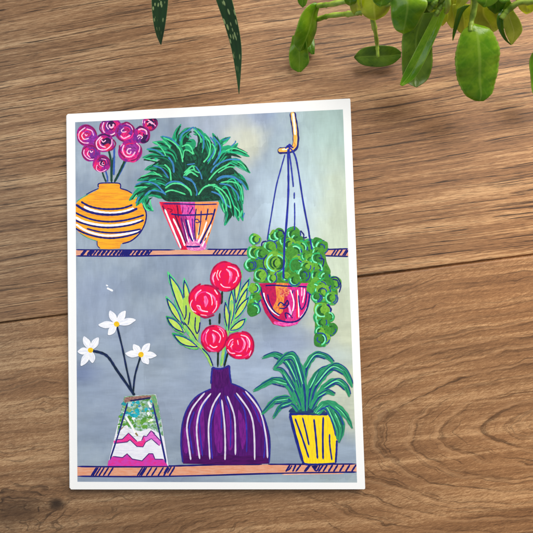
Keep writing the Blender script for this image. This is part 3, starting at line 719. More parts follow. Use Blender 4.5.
    x, y = H1((270, 325))[0]
    stroke(P, arcpts(x + 1, y, 6.2, 110, 270), 2.0, (28, 84, 50), None, 'leaf'); stroke(P, arcpts(x + 2.6, y + .5, 4.4, 110, 260), 1.8, (24, 66, 44), None, 'leaf')
    stroke(P, arcpts(x, y, 8.6, 95, 250), 1.2, (120, 230, 180)); stroke(P, arcpts(x - 2.6, y, 9.5, 120, 230), .8, NAVY)
    for pts in (((350, 288), (395, 285), (425, 340), (412, 400)), ((365, 300), (400, 310), (412, 360)), ((255, 135), (295, 150), (285, 205)), ((315, 490), (350, 520), (350, 545))):
        stroke(P, H2(*pts), 1.0, NAVY)
    for pts in (((165, 200), (170, 170), (200, 160)), ((290, 75), (325, 85), (340, 110)), ((460, 80), (485, 110), (485, 135), (510, 130))):
        stroke(P, H1(*pts), 1.0, NAVY)
one('foliage', hang, ivy)
g = RG(265, 105, 10.66)
def hook(P):
    pa = g((294, 76), (304, 150), (318, 230), (330, 340), (326, 420), (306, 462), (262, 478), (136, 488))
    stroke(P, pa, 6.4, NAVY, rough=.05)
    stroke(P, g((291, 76), (302, 150), (316, 230), (324, 340), (320, 415), (302, 452), (262, 474), (142, 483)), 3.9, (240, 178, 72), (246, 200, 110), rough=.05)
    stroke(P, g((298, 86), (312, 200), (322, 320)), 1.7, (252, 238, 214)); stroke(P, g((180, 476), (240, 470)), 1.3, (252, 232, 200))
    stroke(P, g((310, 400), (322, 430), (300, 455)), 1.2, (214, 140, 60))
one('hook', hang, hook)
def ropes(P):
    e, f = RG(235, 100, 4.1), RG(240, 220, 7.61)
    stroke(P, e((205, 222), (186, 290), (168, 360), (146, 490)) + f((222, 60), (208, 150)), 1.05, (40, 52, 146))
    stroke(P, e((217, 200), (219, 300), (218, 400), (209, 530)) + f((340, 140), (336, 250), (329, 452)), 1.6, (34, 44, 140))
    stroke(P, e((222, 210), (230, 270), (238, 340), (239, 356)), 1.2, (40, 52, 146)); stroke(P, e((243, 378), (243, 405)), 1.1, (40, 52, 146)); stroke(P, e((244, 420), (245, 470), (244, 530)) + f((416, 56)), 1.0, (40, 52, 146))
    stroke(P, e((226, 196), (245, 225), (258, 280), (280, 420), (302, 535)) + f((526, 110), (540, 180), (548, 225)), 1.3, (34, 44, 140))
    stroke(P, e((207, 200), (215, 188), (226, 190), (240, 196)), 1.2, (30, 38, 140)); stroke(P, e((218, 188), (224, 182), (234, 192)), 1.1, (30, 38, 140)); stroke(P, e((226, 180), (222, 205), (220, 225)), 1.3, (30, 38, 140))
one('cord', hang, ropes)

# ---------------- purple vase with red blooms
v = RG(175, 355, 4.44)
def purple(P):
    fill(P, v((166, 55), (205, 58), (240, 46), (244, 90), (247, 126), (300, 150), (346, 186), (382, 250), (405, 312), (420, 380), (419, 482), (230, 488), (36, 482), (28, 400), (32, 312), (55, 240), (96, 186), (160, 150), (162, 100)), (86, 24, 112), (70, 20, 98), False, ang=1.57, fx=.08, fy=.5)
    for pts in (((120, 200), (80, 300), (90, 400), (100, 470), (130, 400), (130, 300)), ((180, 240), (172, 350), (190, 430), (212, 420), (210, 330), (205, 220)), ((225, 220), (230, 330), (238, 420), (258, 400), (255, 300)), ((280, 240), (285, 330), (300, 420), (318, 330)), ((330, 200), (355, 260), (385, 320), (370, 250)), ((40, 330), (38, 420), (56, 430), (60, 330))):
        fill(P, v(*pts), (124, 34, 140), (96, 26, 118), ang=1.57, fx=.1, fy=.7)
    fill(P, v((36, 446), (80, 450), (120, 444), (180, 450), (230, 440), (290, 450), (330, 446), (380, 450), (418, 444), (419, 482), (230, 487), (36, 482)), (80, 18, 96), (64, 16, 84), False, fx=.1, fy=.5)
    fill(P, v((170, 70), (200, 76), (240, 62), (243, 120), (200, 150), (168, 130)), (66, 18, 90), (90, 26, 110), ang=1.57)
    for pts, wd in ((((166, 55), (162, 90), (160, 128)), 1.4), (((166, 54), (190, 62), (216, 58), (240, 46)), 1.4), (((241, 46), (244, 90), (250, 126)), 1.4), (((250, 126), (300, 148), (348, 188), (384, 250), (407, 312), (421, 380), (418, 480)), 1.2), (((160, 150), (96, 184), (54, 240), (32, 312), (27, 400), (35, 478)), 1.2)):
        stroke(P, v(*pts), wd, (40, 40, 130))
pv = one('painted_vase', card, purple)
pv['label'] = 'purple ribbed bottle vase with pale stripes'
for pts in (((85, 250), (64, 320), (70, 380), (80, 440)), ((150, 185), (112, 260), (110, 330), (122, 450)), ((190, 200), (162, 290), (160, 380), (166, 462)), ((222, 180), (246, 270), (246, 412)), ((262, 172), (306, 240), (318, 330), (318, 432)), ((300, 165), (350, 230), (376, 300)), ((384, 290), (400, 360), (394, 460)), ((196, 175), (206, 260), (206, 330))):
    one('stripe', pv, lambda P: stroke(P, v(*pts), 1.2, (52, 44, 152)))
for pts in (((132, 168), (76, 238), (53, 312), (60, 390), (70, 466)), ((160, 170), (116, 230), (97, 310), (100, 390), (110, 462)), ((202, 168), (166, 230), (149, 320), (155, 464)), ((207, 198), (219, 300), (223, 400), (222, 466)), ((232, 182), (262, 264), (268, 350), (268, 444)), ((272, 168), (330, 250), (350, 330), (354, 466)), ((312, 160), (376, 248), (404, 360), (411, 458))):
    one('stripe', pv, lambda P: stroke(P, v(*pts), 1.35, (226, 220, 234), (206, 196, 222)))

LIME = (178, 214, 84); GRN = (86, 192, 124)
def leaf(P, tip, base, wd, edge=GRN, core=LIME, bend=0.0, outline=True):
    dx, dy = base[0] - tip[0], base[1] - tip[1]; L = math.hypot(dx, dy); nx, ny = -dy / L, dx / L
    m = (tip[0] + dx * .5 + nx * bend, tip[1] + dy * .5 + ny * bend)
    wd *= 1.25
    stroke(P, [base, m, tip], wd, edge, None, 'leaf')
    stroke(P, [base, m, (tip[0] + dx * .3, tip[1] + dy * .3)], wd, (120, 200, 110), edge, 'leaf')
    q = lambda t, o: (tip[0] + dx * t + nx * (o + bend * 4 * t * (1 - t)), tip[1] + dy * t + ny * (o + bend * 4 * t * (1 - t)))
    stroke(P, [q(.96, 0), q(.5, 0), q(.14, 0)], wd * .62, core, (200, 224, 110), 'leaf')
    if outline:
        stroke(P, [q(.06, 0), q(.3, wd * .30), q(.6, wd * .33), q(.97, 0.2)], 1.0, NAVY)
        stroke(P, [q(.10, 0), q(.35, -wd * .30), q(.65, -wd * .30), q(.95, 0)], .95, (40, 60, 140))
def left_spray(P):
    leaf(P, (167.6, 271.5), (185.5, 322), 8.6, bend=-2.2)
    leaf(P, (184, 277.5), (188, 316), 6.5, bend=-1)
    leaf(P, (165.8, 296), (183, 326), 6.2)
    fill(P, [(183, 300), (190, 296), (194, 306), (200, 316), (199, 330), (197, 342), (190, 334), (184, 320)], LIME, (150, 200, 90), ang=1.3)
    leaf(P, (166, 316), (184.5, 333), 7.4, edge=(40, 150, 80))
    leaf(P, (172, 333), (199, 347), 7.8, edge=(48, 160, 90), bend=1.5)
    for a in ([(195.5, 317), (195, 328), (197, 334)], [(200, 322), (199, 330), (197, 334)], [(190, 312), (189, 320), (188, 325)], [(186, 305), (186, 315), (184, 320)], [(182, 321), (190, 335), (199, 346)], [(184, 322), (193, 334), (199, 345)]):
        stroke(P, a, 1.0, NAVY)
    stroke(P, [(184, 325), (193, 339), (202, 348), (208, 357), (212, 366)], 3.2, (168, 206, 96), GRN)
    stroke(P, [(202, 348), (209, 356), (213, 366)], 1.0, NAVY)
one('leaf_spray', pv, left_spray)
def right_spray(P):
    leaf(P, (250.5, 277), (234, 312), 6.6)
    leaf(P, (242, 270), (236, 305), 5.6, bend=1.5)
    leaf(P, (248.5, 286), (233, 318), 6.2, bend=-1)
    leaf(P, (250, 296), (232, 322), 6.2)
    leaf(P, (246.5, 318), (229, 331), 6.6, bend=-1.2)
    leaf(P, (232, 288), (231, 326), 6.4)
    leaf(P, (225.4, 300), (228.5, 332), 4.8)
    stroke(P, [(232, 300), (230, 316), (227.6, 332), (224, 350), (221, 366)], 2.6, (168, 206, 96), GRN)
    stroke(P, [(226, 350), (224, 366)], 1.3, (60, 110, 170)); stroke(P, [(230, 310), (228.6, 331)], 1.1, NAVY)
one('leaf_spray', pv, right_spray)
for pts in (((222.2, 291), (221.6, 304)), ((219.8, 313), (219.3, 324)), ((209.8, 319), (210.2, 325)), ((218.2, 348), (217.8, 367)), ((228, 352), (224, 367))):
    one('stem', pv, lambda P: stroke(P, list(pts), 1.6, (26, 44, 34)))
def bloom(P, cx, cy, r, sq, g, outl, pink, pale):
    RED = (232, 22, 68)
    fill(P, blobpts(cx, cy, r, 12, 0.04, sq), RED, (220, 18, 92), ang=rnd.uniform(0, 3), fx=.15, fy=.35)
    for k in range(7):
        a = rnd.uniform(0, 360); q = rnd.uniform(.45, .95)
        stroke(P, arcpts(cx, cy, r * q, a, a + rnd.uniform(40, 100), r1=r * (q - rnd.uniform(-.08, .12)), sq=sq), rnd.uniform(.7, 1.4), rnd.choice([(206, 12, 74), (244, 60, 140), (196, 14, 84), (240, 20, 60)]), None, 'leaf')
    for pts in outl: stroke(P, g(*pts), 1.35, (158, 14, 66), (196, 22, 84))
    for wd, pts in pink: stroke(P, g(*pts), wd * .094, (246, 122, 184), (240, 64, 136), 'leaf')
    for wd, pts in pale: stroke(P, g(*pts), wd * .085, (253, 218, 232), (246, 160, 200))
E1, E2, E3 = RG(205, 255, 10.66), RG(160, 265, 10.66), RG(205, 310, 10.66)
one('bloom', pv, bloom, 225.6, 276.6, 14.9, .98, E1,
    [((242, 76), (180, 76), (100, 130), (62, 230), (80, 310), (150, 362)), ((270, 100), (330, 112), (374, 180), (378, 256), (320, 350), (240, 382))],
    [(34, ((226, 150), (270, 190), (272, 250), (250, 305))), (14, ((240, 120), (330, 150), (350, 230), (320, 300))), (14, ((90, 190), (78, 250), (110, 330)))],
    [(10, ((240, 128), (282, 132), (340, 170), (360, 232))), (10, ((112, 180), (86, 240), (96, 286))), (9, ((140, 160), (125, 220), (146, 272))), (8, ((172, 165), (152, 205), (162, 242))), (10, ((164, 306), (202, 340), (272, 346))), (8, ((226, 148), (262, 182), (266, 224))), (8, ((300, 300), (330, 270), (336, 230)))])
one('bloom', pv, bloom, 204.6, 300.8, 16.2, .98, E2,
    [((436, 200), (362, 250), (314, 330), (320, 420), (372, 502)), ((470, 214), (560, 230), (640, 310), (640, 420)), ((400, 520), (480, 560), (580, 530))],
    [(44, ((478, 330), (492, 390), (484, 450))), (24, ((440, 262), (384, 320), (380, 384))), (20, ((390, 430), (430, 480), (512, 502))), (20, ((520, 300), (580, 350), (590, 430)))],
    [(10, ((440, 266), (398, 302), (378, 360))), (9, ((346, 370), (324, 422), (346, 482), (386, 502))), (11, ((492, 290), (540, 320), (556, 390), (552, 430))), (11, ((392, 430), (424, 442), (442, 482), (512, 498))), (12, ((580, 262), (616, 316))), (9, ((604, 380), (600, 450), (560, 510))), (8, ((430, 530), (500, 540)))])
one('bloom', pv, bloom, 214.0, 338.7, 13.6, 1.0, E3,
    [((102, 168), (20, 190), (-30, 260)), ((216, 212), (234, 300), (192, 400), (128, 452)), ((-40, 330), (0, 410), (60, 446))],
    [(36, ((80, 250), (100, 300), (88, 356))), (14, ((132, 176), (192, 212), (216, 272))), (16, ((20, 392), (72, 432), (122, 440))), (14, ((20, 240), (6, 310), (30, 372)))],
    [(10, ((80, 216), (132, 240), (166, 290), (150, 350))), (9, ((42, 206), (10, 250))), (11, ((50, 372), (92, 400), (132, 386))), (9, ((78, 262), (96, 300), (90, 340))), (8, ((150, 200), (186, 240), (196, 290)))])
one('bloom', pv, bloom, 240.0, 345.6, 14.0, .97, E3,
    [((390, 230), (462, 250), (512, 330), (512, 430), (470, 502), (430, 520)), ((232, 330), (270, 270), (360, 240)), ((228, 400), (262, 470), (320, 510))],
    [(26, ((386, 290), (422, 350), (402, 420), (360, 452))), (16, ((300, 330), (280, 380), (290, 430))), (16, ((440, 300), (462, 370), (440, 450)))],
    [(9, ((244, 382), (270, 330), (302, 310))), (8, ((270, 396), (300, 362))), (11, ((346, 320), (356, 372))), (12, ((380, 266), (442, 286), (476, 340), (472, 402))), (11, ((240, 420), (270, 456), (322, 462))), (11, ((328, 486), (392, 484))), (9, ((492, 430), (470, 490))), (7, ((396, 300), (426, 360), (410, 420)))])

# ---------------- glass-like trapezoid vase with white daisies
b = RG(100, 390, 6.66)
def trapezoid(P):
    fill(P, b((165, 42), (270, 34), (372, 28), (412, 220), (456, 506), (250, 507), (50, 506), (100, 300)), (238, 238, 246), (224, 224, 238), False)
    fill(P, b((162, 42), (370, 29), (396, 140), (424, 310), (380, 280), (330, 255), (270, 275), (220, 262), (170, 250), (108, 330), (120, 240), (140, 140)), (96, 150, 98), (190, 214, 214), False, ang=.7, fx=.3, fy=.35)
    for _ in range(120):
        t = rnd.random(); y = 50 + 200 * rnd.random() ** .9; x = 160 - (y - 40) * .2 + t * (215 + (y - 40) * .34)
        c = rnd.choice([(40, 158, 176), (70, 130, 56), (96, 150, 62), (48, 110, 190), (220, 232, 236), (34, 140, 150), (132, 160, 96), (160, 200, 220)])
        if 200 < x < 310 and 100 < y < 180: c = rnd.choice([(28, 150, 170), (40, 165, 180), (48, 120, 190)])
        if y > 180: c = rnd.choice([(92, 150, 60), (76, 136, 54), (140, 180, 110), (232, 236, 240)])
        if x > 360: c = rnd.choice([(110, 160, 110), (90, 150, 130), (150, 130, 110)])
        r = rnd.uniform(7, 20)
        fill(P, b(*[(x + r * rnd.uniform(.5, 1.1) * math.cos(k), y + r * rnd.uniform(.4, .9) * math.sin(k)) for k in (0, 1.05, 2.1, 3.1, 4.2, 5.2)]), c, shade(c, 1.15), ang=rnd.uniform(0, 3), fx=.4)
    fill(P, b((165, 55), (200, 45), (330, 36), (335, 52), (260, 66), (190, 78), (165, 85)), (134, 92, 88), (170, 130, 120), fx=.4)
    fill(P, b((340, 40), (368, 36), (384, 100), (400, 200), (374, 160), (352, 90)), (92, 166, 110), (150, 160, 120), ang=1.3, fx=.3)
    fill(P, b((104, 330), (130, 270), (160, 240), (140, 290)), (150, 110, 90), (110, 150, 80))
    fill(P, b((150, 255), (180, 235), (200, 270), (240, 300), (290, 300), (330, 262), (370, 300), (410, 340), (300, 350), (100, 340)), (240, 240, 248), None)
    stroke(P, b((170, 175), (205, 230), (240, 290)), 1.7, (232, 232, 224)); stroke(P, b((236, 285), (252, 306)), 1.5, (140, 120, 80)); stroke(P, b((322, 80), (340, 118)), 2.0, (234, 236, 240))
    fill(P, b((90, 338), (150, 328), (190, 288), (222, 318), (248, 344), (282, 336), (288, 306), (308, 310), (340, 272), (372, 302), (410, 346), (396, 372), (342, 324), (302, 348), (286, 378), (246, 376), (200, 332), (180, 346), (92, 356)), (238, 50, 128), (226, 70, 170), False, fx=.2)
    fill(P, b((290, 306), (312, 308), (340, 274), (372, 304), (404, 346), (396, 368), (342, 322), (304, 344)), (214, 96, 196), (230, 120, 210), False)
    for pts in (((98, 332), (150, 327), (190, 287), (222, 318), (248, 344)), ((92, 356), (180, 346), (200, 332), (246, 376), (286, 379), (303, 348), (342, 324), (396, 372)), ((276, 340), (290, 306), (310, 310), (340, 271), (368, 292)), ((350, 282), (410, 346))):
        stroke(P, b(*pts), .75, (72, 40, 110), smooth=False)
    fill(P, b((56, 472), (84, 442), (150, 450), (180, 425), (215, 460), (280, 472), (326, 424), (352, 425), (366, 461), (422, 460), (438, 480), (452, 506), (250, 507), (50, 506)), (206, 66, 176), (222, 50, 146), False, fx=.2, fy=.4)
    for pts in (((84, 442), (150, 450), (180, 425), (215, 460), (280, 472), (326, 424), (352, 425), (366, 461), (424, 462)),):
        stroke(P, b(*pts), .85, (72, 40, 110), smooth=False)
    stroke(P, b((184, 84), (130, 270), (66, 466)), 1.3, (34, 38, 110)); stroke(P, b((350, 84), (400, 300), (440, 490)), 1.4, (34, 38, 110)); stroke(P, b((200, 72), (270, 62), (338, 52)), 1.4, (40, 36, 80))
tv = one('painted_vase', card, trapezoid)
tv['label'] = 'trapezoid vase marbled green above and magenta below'
d = RG(65, 300, 4.845)
for pts, wd in ((((250, 120), (278, 232), (300, 340), (326, 450)), 1.5), (((128, 245), (200, 268), (255, 345), (322, 440), (337, 462)), 2.1), (((368, 268), (340, 362), (330, 450)), 1.5)):
    one('stem', tv, lambda P: stroke(P, d(*pts), wd, (24, 40, 56), (30, 44, 96)))
def daisy(P, cx, cy, tips):
    for (x, y) in tips:
        L = math.hypot(x - cx, y - cy); ux, uy = (x - cx) / L, (y - cy) / L; nx, ny = -uy, ux; wd = 17.5
        q = [(cx + ux * L * t + nx * wd * k, cy + uy * L * t + ny * wd * k) for t, k in ((.10, .3), (.36, .85), (.62, 1), (.86, .62), (1.05, .1), (.90, -.55), (.64, -.95), (.36, -.8), (.10, -.3))]
        fill(P, d(*q), (246, 246, 250), (222, 226, 240), ang=math.atan2(uy, ux), fx=.1, fy=.6)
    fill(P, d(*blobpts(cx, cy, 13, 9, .08)), (244, 206, 40), (226, 170, 40), fx=.5)
for cx, cy, tips in ((250, 117, ((218, 55), (290, 55), (338, 96), (166, 122), (212, 168))), (124, 243, ((92, 180), (160, 184), (64, 251), (80, 316), (134, 302))), (368, 264, ((332, 218), (408, 212), (440, 268), (404, 308), (296, 260)))):
    one('daisy', tv, daisy, cx, cy, tips)

# ---------------- yellow pot with arching leaves
y4 = RG(280, 400, 6.66)
def ypot(P):
    fill(P, y4((68, 96), (190, 98), (326, 94), (352, 180), (378, 266), (374, 418), (260, 424), (165, 422), (140, 360), (104, 230)), (248, 222, 36), (240, 204, 40), False, ang=1.5)
    for pts, wd in ((((66, 96), (106, 250), (152, 412)), 2.2), (((148, 412), (180, 428), (280, 428), (370, 422)), 1.6), (((378, 268), (376, 340), (370, 420)), 1.6), (((62, 94), (150, 90), (240, 92), (322, 92)), 2.6),
                    (((100, 122), (150, 258), (192, 386)), 1.5), (((150, 116), (176, 220), (193, 302)), 1.4), (((226, 126), (240, 260), (250, 392)), 1.6), (((288, 112), (285, 250), (287, 396)), 1.6), (((330, 226), (332, 300), (346, 402)), 1.3)):
        stroke(P, y4(*pts), wd, (30, 38, 124))
yp = one('painted_pot', card, ypot)
yp['label'] = 'yellow pot with navy stripes and arching leaves'
def spider(P):
    e = RG(250, 345, 4.845)
    G1 = (56, 158, 110); G2 = (112, 214, 152); DG = (30, 104, 84)
    fill(P, e((190, 325), (230, 290), (290, 285), (330, 300), (370, 330), (300, 336)), (32, 44, 110), (40, 90, 90))
    for pts, wd in ((((262, 318), (225, 170), (180, 84), (120, 46), (58, 66)), 4.2), (((262, 190), (272, 110), (315, 48), (370, 56), (404, 90)), 4.0), (((288, 295), (318, 195), (395, 108), (458, 128), (496, 206)), 5.2),
                    (((225, 275), (180, 190), (110, 172), (16, 226)), 4.2), (((300, 306), (360, 210), (420, 175), (465, 205), (482, 252)), 4.6), (((250, 310), (215, 220), (160, 130), (112, 118)), 3.6), (((276, 300), (290, 210), (330, 130), (372, 112)), 3.8), (((294, 310), (330, 250), (372, 226), (410, 244)), 3.8), (((232, 318), (185, 262), (120, 272), (56, 338)), 4.2), (((234, 320), (200, 282), (150, 298), (112, 358)), 3.2),
                    (((265, 320), (256, 190), (215, 62), (170, 58), (114, 118)), 5.4)):
        q = e(*pts)
        stroke(P, q, wd * 1.65, G1, (40, 140, 100), 'tip')
        stroke(P, [(x + .9, y + .9) for x, y in q[:-1]], wd * .44, (26, 52, 124), (40, 80, 140), 'leaf')
        stroke(P, [(x - 1.2, y - 1.0) for x, y in q[1:]], wd * .28, DG, None, 'leaf')
        stroke(P, [(x + 1.6, y - .6) for x, y in q[1:]], .9, DG, None, 'leaf')
        o = wd * rnd.uniform(.55, .7)
        stroke(P, [(x + o * .5, y - o) for x, y in q[1:]], .8, (28, 58, 120))
        stroke(P, [(x - o * .4, y + o) for x, y in q[1:-1]], 1.0, (28, 52, 118))
        stroke(P, [(x - .1, y - .1) for x, y in q[1:-1]], wd * .26, G2, None, 'leaf')
    for pts, wd in ((((230, 80), (320, 20), (400, 60), (450, 120), (482, 190)), 4.6), (((240, 86), (300, 30), (370, 90), (410, 180), (392, 284)), 6.4), (((250, 90), (310, 44), (350, 110), (384, 200), (378, 262)), 5.0)):
        q = y4(*pts)
        stroke(P, q, wd * 1.35, G1, (40, 130, 96), 'tip')
        stroke(P, [(x + .9, y + .5) for x, y in q[1:]], wd * .26, (30, 90, 84), None, 'leaf')
        stroke(P, [(x - .8, y + .3) for x, y in q[:-1]], wd * .22, G2, None, 'leaf')
    for pts in (((250, 80), (300, 60), (350, 150), (370, 240)), ((330, 40), (390, 90), (425, 170)), ((270, 60), (330, 36))):
        stroke(P, y4(*pts), 1.0, (34, 60, 140))
one('foliage', yp, spider)

# ------------------------------------------------------------------ living plants reaching in from the top
def leaf_material(name, c1, c2, vein, trans=0.35, gloss=0.32):
    t = NT(name)
    uv = t.n('ShaderNodeUVMap', uv_map='leaf').outputs[0]
    q = t.sep(uv)
    nz = t.noise(t.coord(), 160, 4, 0.6)
    col = t.mix(t.step(nz, 0.35, 0.68), (*lin(c1), 1), (*lin(c2), 1))
    a = t.math('ABSOLUTE', t.sub(q[0], 0.5))
    mid = t.step(a, 0.012, 0.05, 0.45, 0.0)
    sv = t.math('FRACT', t.add(t.mul(q[1], 6.0), t.mul(a, -3.2)))
    sidev = t.mul(t.step(t.math('ABSOLUTE', t.sub(sv, 0.5)), 0.02, 0.12, 0.10, 0.0), t.step(a, 0.5, 0.3))
    col = t.mix(t.math('MAXIMUM', mid, sidev), col, (*lin(vein), 1))
    col = t.mix(t.step(a, 0.44, 0.49, 0.0, 0.55), col, (*lin(vein), 1))
    blem = t.noise(t.coord(), 420, 3, 0.6)
    col = t.mix(t.step(blem, 0.66, 0.74, 0.0, 0.5), col, (*lin(shade(c1, 0.6)), 1))
    t.put(t.p.inputs['Base Color'], col)
    t.p.inputs['Roughness'].default_value = gloss
    t.p.inputs['Specular IOR Level'].default_value = 0.5
    t.bump(t.sub(nz, t.mul(sidev, 0.8)), 0.25, 0.0006)
    tr = t.n('ShaderNodeBsdfTranslucent'); t.put(tr.inputs[0], t.mix(1.0, col, (1.0, 1.0, 0.5, 1), 'MULTIPLY'))
    mx = t.n('ShaderNodeMixShader'); mx.inputs[0].default_value = trans
    t.t.links.new(t.p.outputs[0], mx.inputs[1]); t.t.links.new(tr.outputs[0], mx.inputs[2])
    t.t.links.new(mx.outputs[0], t.out.inputs[0])
    return t.m
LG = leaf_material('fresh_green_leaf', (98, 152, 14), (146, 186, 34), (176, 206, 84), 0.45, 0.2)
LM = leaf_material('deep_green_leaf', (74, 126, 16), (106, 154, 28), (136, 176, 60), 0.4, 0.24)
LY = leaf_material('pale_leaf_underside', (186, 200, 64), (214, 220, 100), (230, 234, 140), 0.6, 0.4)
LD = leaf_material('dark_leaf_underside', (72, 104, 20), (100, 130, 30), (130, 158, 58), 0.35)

def resample(pts, n):
    q = spline3(pts)
    L = [0.0]
    for i in range(1, len(q)): L.append(L[-1] + (q[i] - q[i - 1]).length)
    out = []
    for k in range(n):
        d_ = L[-1] * k / (n - 1)
        i = 1
        while i < len(q) - 1 and L[i] < d_: i += 1
        t = (d_ - L[i - 1]) / max(1e-12, L[i] - L[i - 1])
        out.append(q[i - 1].lerp(q[i], max(0, min(1, t))))
    return out
def spline3(pts, per=8):
    if len(pts) < 3: return [pts[0].lerp(pts[-1], i / per) for i in range(per + 1)]
    out = []
    n = len(pts)
    for i in range(n - 1):
        p0, p1, p2, p3 = pts[max(0, i - 1)], pts[i], pts[i + 1], pts[min(n - 1, i + 2)]
        for j in range(per):
            t = j / per
            out.append(0.5 * (2 * p1 + (p2 - p0) * t + (2 * p0 - 5 * p1 + 4 * p2 - p3) * t * t + (3 * p1 - p0 - 3 * p2 + p3) * t ** 3))
    out.append(pts[-1].copy())
    return out
def P3(g, pts):
    """(x, y, height in mm) in a traced close-up -> points in the scene"""
    out = []
    for (x, y, hz) in pts:
        q = g((x, y))[0]; out.append(at(q[0], q[1], hz / 1000))
    return out
me_count = []
def blade(name, parent, g, left, right, mat, fold=0.18, teeth=0.0, n=22, m=9, thick=0.00018, subs=1):
    """a leaf lofted between its two traced edges, folded along the midrib, with a toothed rim"""
    A, B = resample(P3(g, left), n), resample(P3(g, right), n)
    vs, fs, uvs = [], [], []
    me_count.append(1)
    for i in range(n):
        a, b_ = A[i].copy(), B[i].copy()
        wid = (b_ - a).length
        if teeth and 1 < i < n - 1:
            k = teeth * (0.5 if i % 2 else -0.5) * wid
            dn = (b_ - a).normalized(); a -= dn * k; b_ += dn * k
        tan = (A[min(n - 1, i + 1)] + B[min(n - 1, i + 1)] - A[max(0, i - 1)] - B[max(0, i - 1)])
        nor = (b_ - a).cross(tan)
        nor = nor.normalized() if nor.length > 1e-12 else Vector((0, 0, 1))
        if nor.z < 0: nor = -nor
        for j in range(m):
            s_ = j / (m - 1)
            prof = -fold * wid * (1 - abs(2 * s_ - 1)) + 0.025 * wid * math.sin(math.pi * s_ * 2) ** 2
            rip = 0.018 * wid * math.sin(i * 0.75 + s_ * 2.2 + len(me_count) * 1.7) * (abs(2 * s_ - 1) ** 1.5 + .15)
            vs.append(a.lerp(b_, s_) + nor * (prof + rip))
            uvs.append((s_, i / (n - 1)))
    for i in range(n - 1):
        for j in range(m - 1):
            q = i * m + j
            fs.append((q, q + 1, q + m + 1, q + m))
    me = bpy.data.meshes.new(name); me.from_pydata([tuple(x - parent.location) for x in vs], [], fs)
    u = me.uv_layers.new(name='leaf')
    for l in me.loops: u.data[l.index].uv = uvs[l.vertex_index]
    for p_ in me.polygons: p_.use_smooth = True
    me.materials.append(mat)
    o = link(name, me, parent)
    so_ = o.modifiers.new('thick', 'SOLIDIFY'); so_.thickness = thick; so_.offset = 0
    if subs: o.modifiers.new('smooth', 'SUBSURF').levels = subs; o.modifiers['smooth'].render_levels = subs
    return o
def tube(name, parent, pts, r0, r1, mat, k=10):
    q = spline3(pts); n = len(q); vs, fs = [], []
    up = Vector((0.13, 0.31, 0.94))
    for i in range(n):
        t = (q[min(n - 1, i + 1)] - q[max(0, i - 1)]).normalized()
        a = t.cross(up).normalized(); b_ = t.cross(a)
        r = (r0 + (r1 - r0) * i / (n - 1)) * (1 + 0.10 * math.sin(i * 0.7) + (0.25 if i % 13 == 6 else 0))
        for j in range(k):
            an = 2 * math.pi * j / k
            vs.append(tuple(q[i] + (a * math.cos(an) + b_ * math.sin(an)) * r - parent.location))
    for i in range(n - 1):
        for j in range(k):
            fs.append((i * k + j, i * k + (j + 1) % k, (i + 1) * k + (j + 1) % k, (i + 1) * k + j))
    fs.append(tuple(range(k))[::-1]); fs.append(tuple(range((n - 1) * k, n * k)))
    me = bpy.data.meshes.new(name); me.from_pydata(vs, [], fs)
    for p_ in me.polygons: p_.use_smooth = True
    me.materials.append(mat)
    return link(name, me, parent)
def stalk_material():
    t = NT('pale_green_stalk')
    nz = t.step(t.noise(t.coord(), 220, 4, 0.6), 0.35, 0.65)
    t.put(t.p.inputs['Base Color'], t.mix(nz, (*lin((104, 138, 30)), 1), (*lin((160, 184, 70)), 1)))
    t.p.inputs['Roughness'].default_value = 0.4
    t.p.inputs['Subsurface Weight'].default_value = 0.15
    t.p.inputs['Subsurface Radius'].default_value = (0.001, 0.002, 0.0005)
    return t.m
STALK = stalk_material()
def lathe(name, parent, prof, mat, k=40):
    vs, fs = [], []
    for (r, z_) in prof:
        for j in range(k): vs.append((r * math.cos(2 * math.pi * j / k), r * math.sin(2 * math.pi * j / k), z_))
    for i in range(len(prof) - 1):
        for j in range(k): fs.append((i * k + j, i * k + (j + 1) % k, (i + 1) * k + (j + 1) % k, (i + 1) * k + j))
    fs.append(tuple(range(k))[::-1]); fs.append(tuple(range((len(prof) - 1) * k, len(prof) * k)))
    me = bpy.data.meshes.new(name); me.from_pydata(vs, [], fs)
    for p_ in me.polygons: p_.use_smooth = True
    me.materials.append(mat); return link(name, me, parent)
def plain(name, c, rough=0.6):
    t = NT(name); nz = t.noise(t.coord(), 120, 4)
    t.put(t.p.inputs['Base Color'], t.mix(nz, (*lin(shade(c, .85)), 1), (*lin(c), 1))); t.p.inputs['Roughness'].default_value = rough
    return t.m
CLAY = plain('glazed_clay', (190, 186, 178), 0.4); SOIL = plain('potting_soil', (60, 44, 34), 0.95)
POT = [(0.026, 0), (0.030, 0.001), (0.037, 0.046), (0.039, 0.050), (0.037, 0.052), (0.035, 0.048), (0.034, 0.044)]
def pot(parent):
    lathe('pot', parent, POT, CLAY); lathe('soil', parent, [(0.0335, 0.0425), (0.0338, 0.0445)], SOIL)

# broad-leaved plant, top right
G0 = RG(0, 0, 1.0)
base = at(452, -150, 0.0); base.z = 0
plant = empty('leafy_plant', base, 'bright green broad-leaved plant trailing over the boards beyond the card', 'plant')
pot(plant)
zl, zo, zb = RG(280, 0, 6.66), RG(353, 0, 6.66), RG(420, 0, 4.717)
zs = RG(390, 0, 3.727)
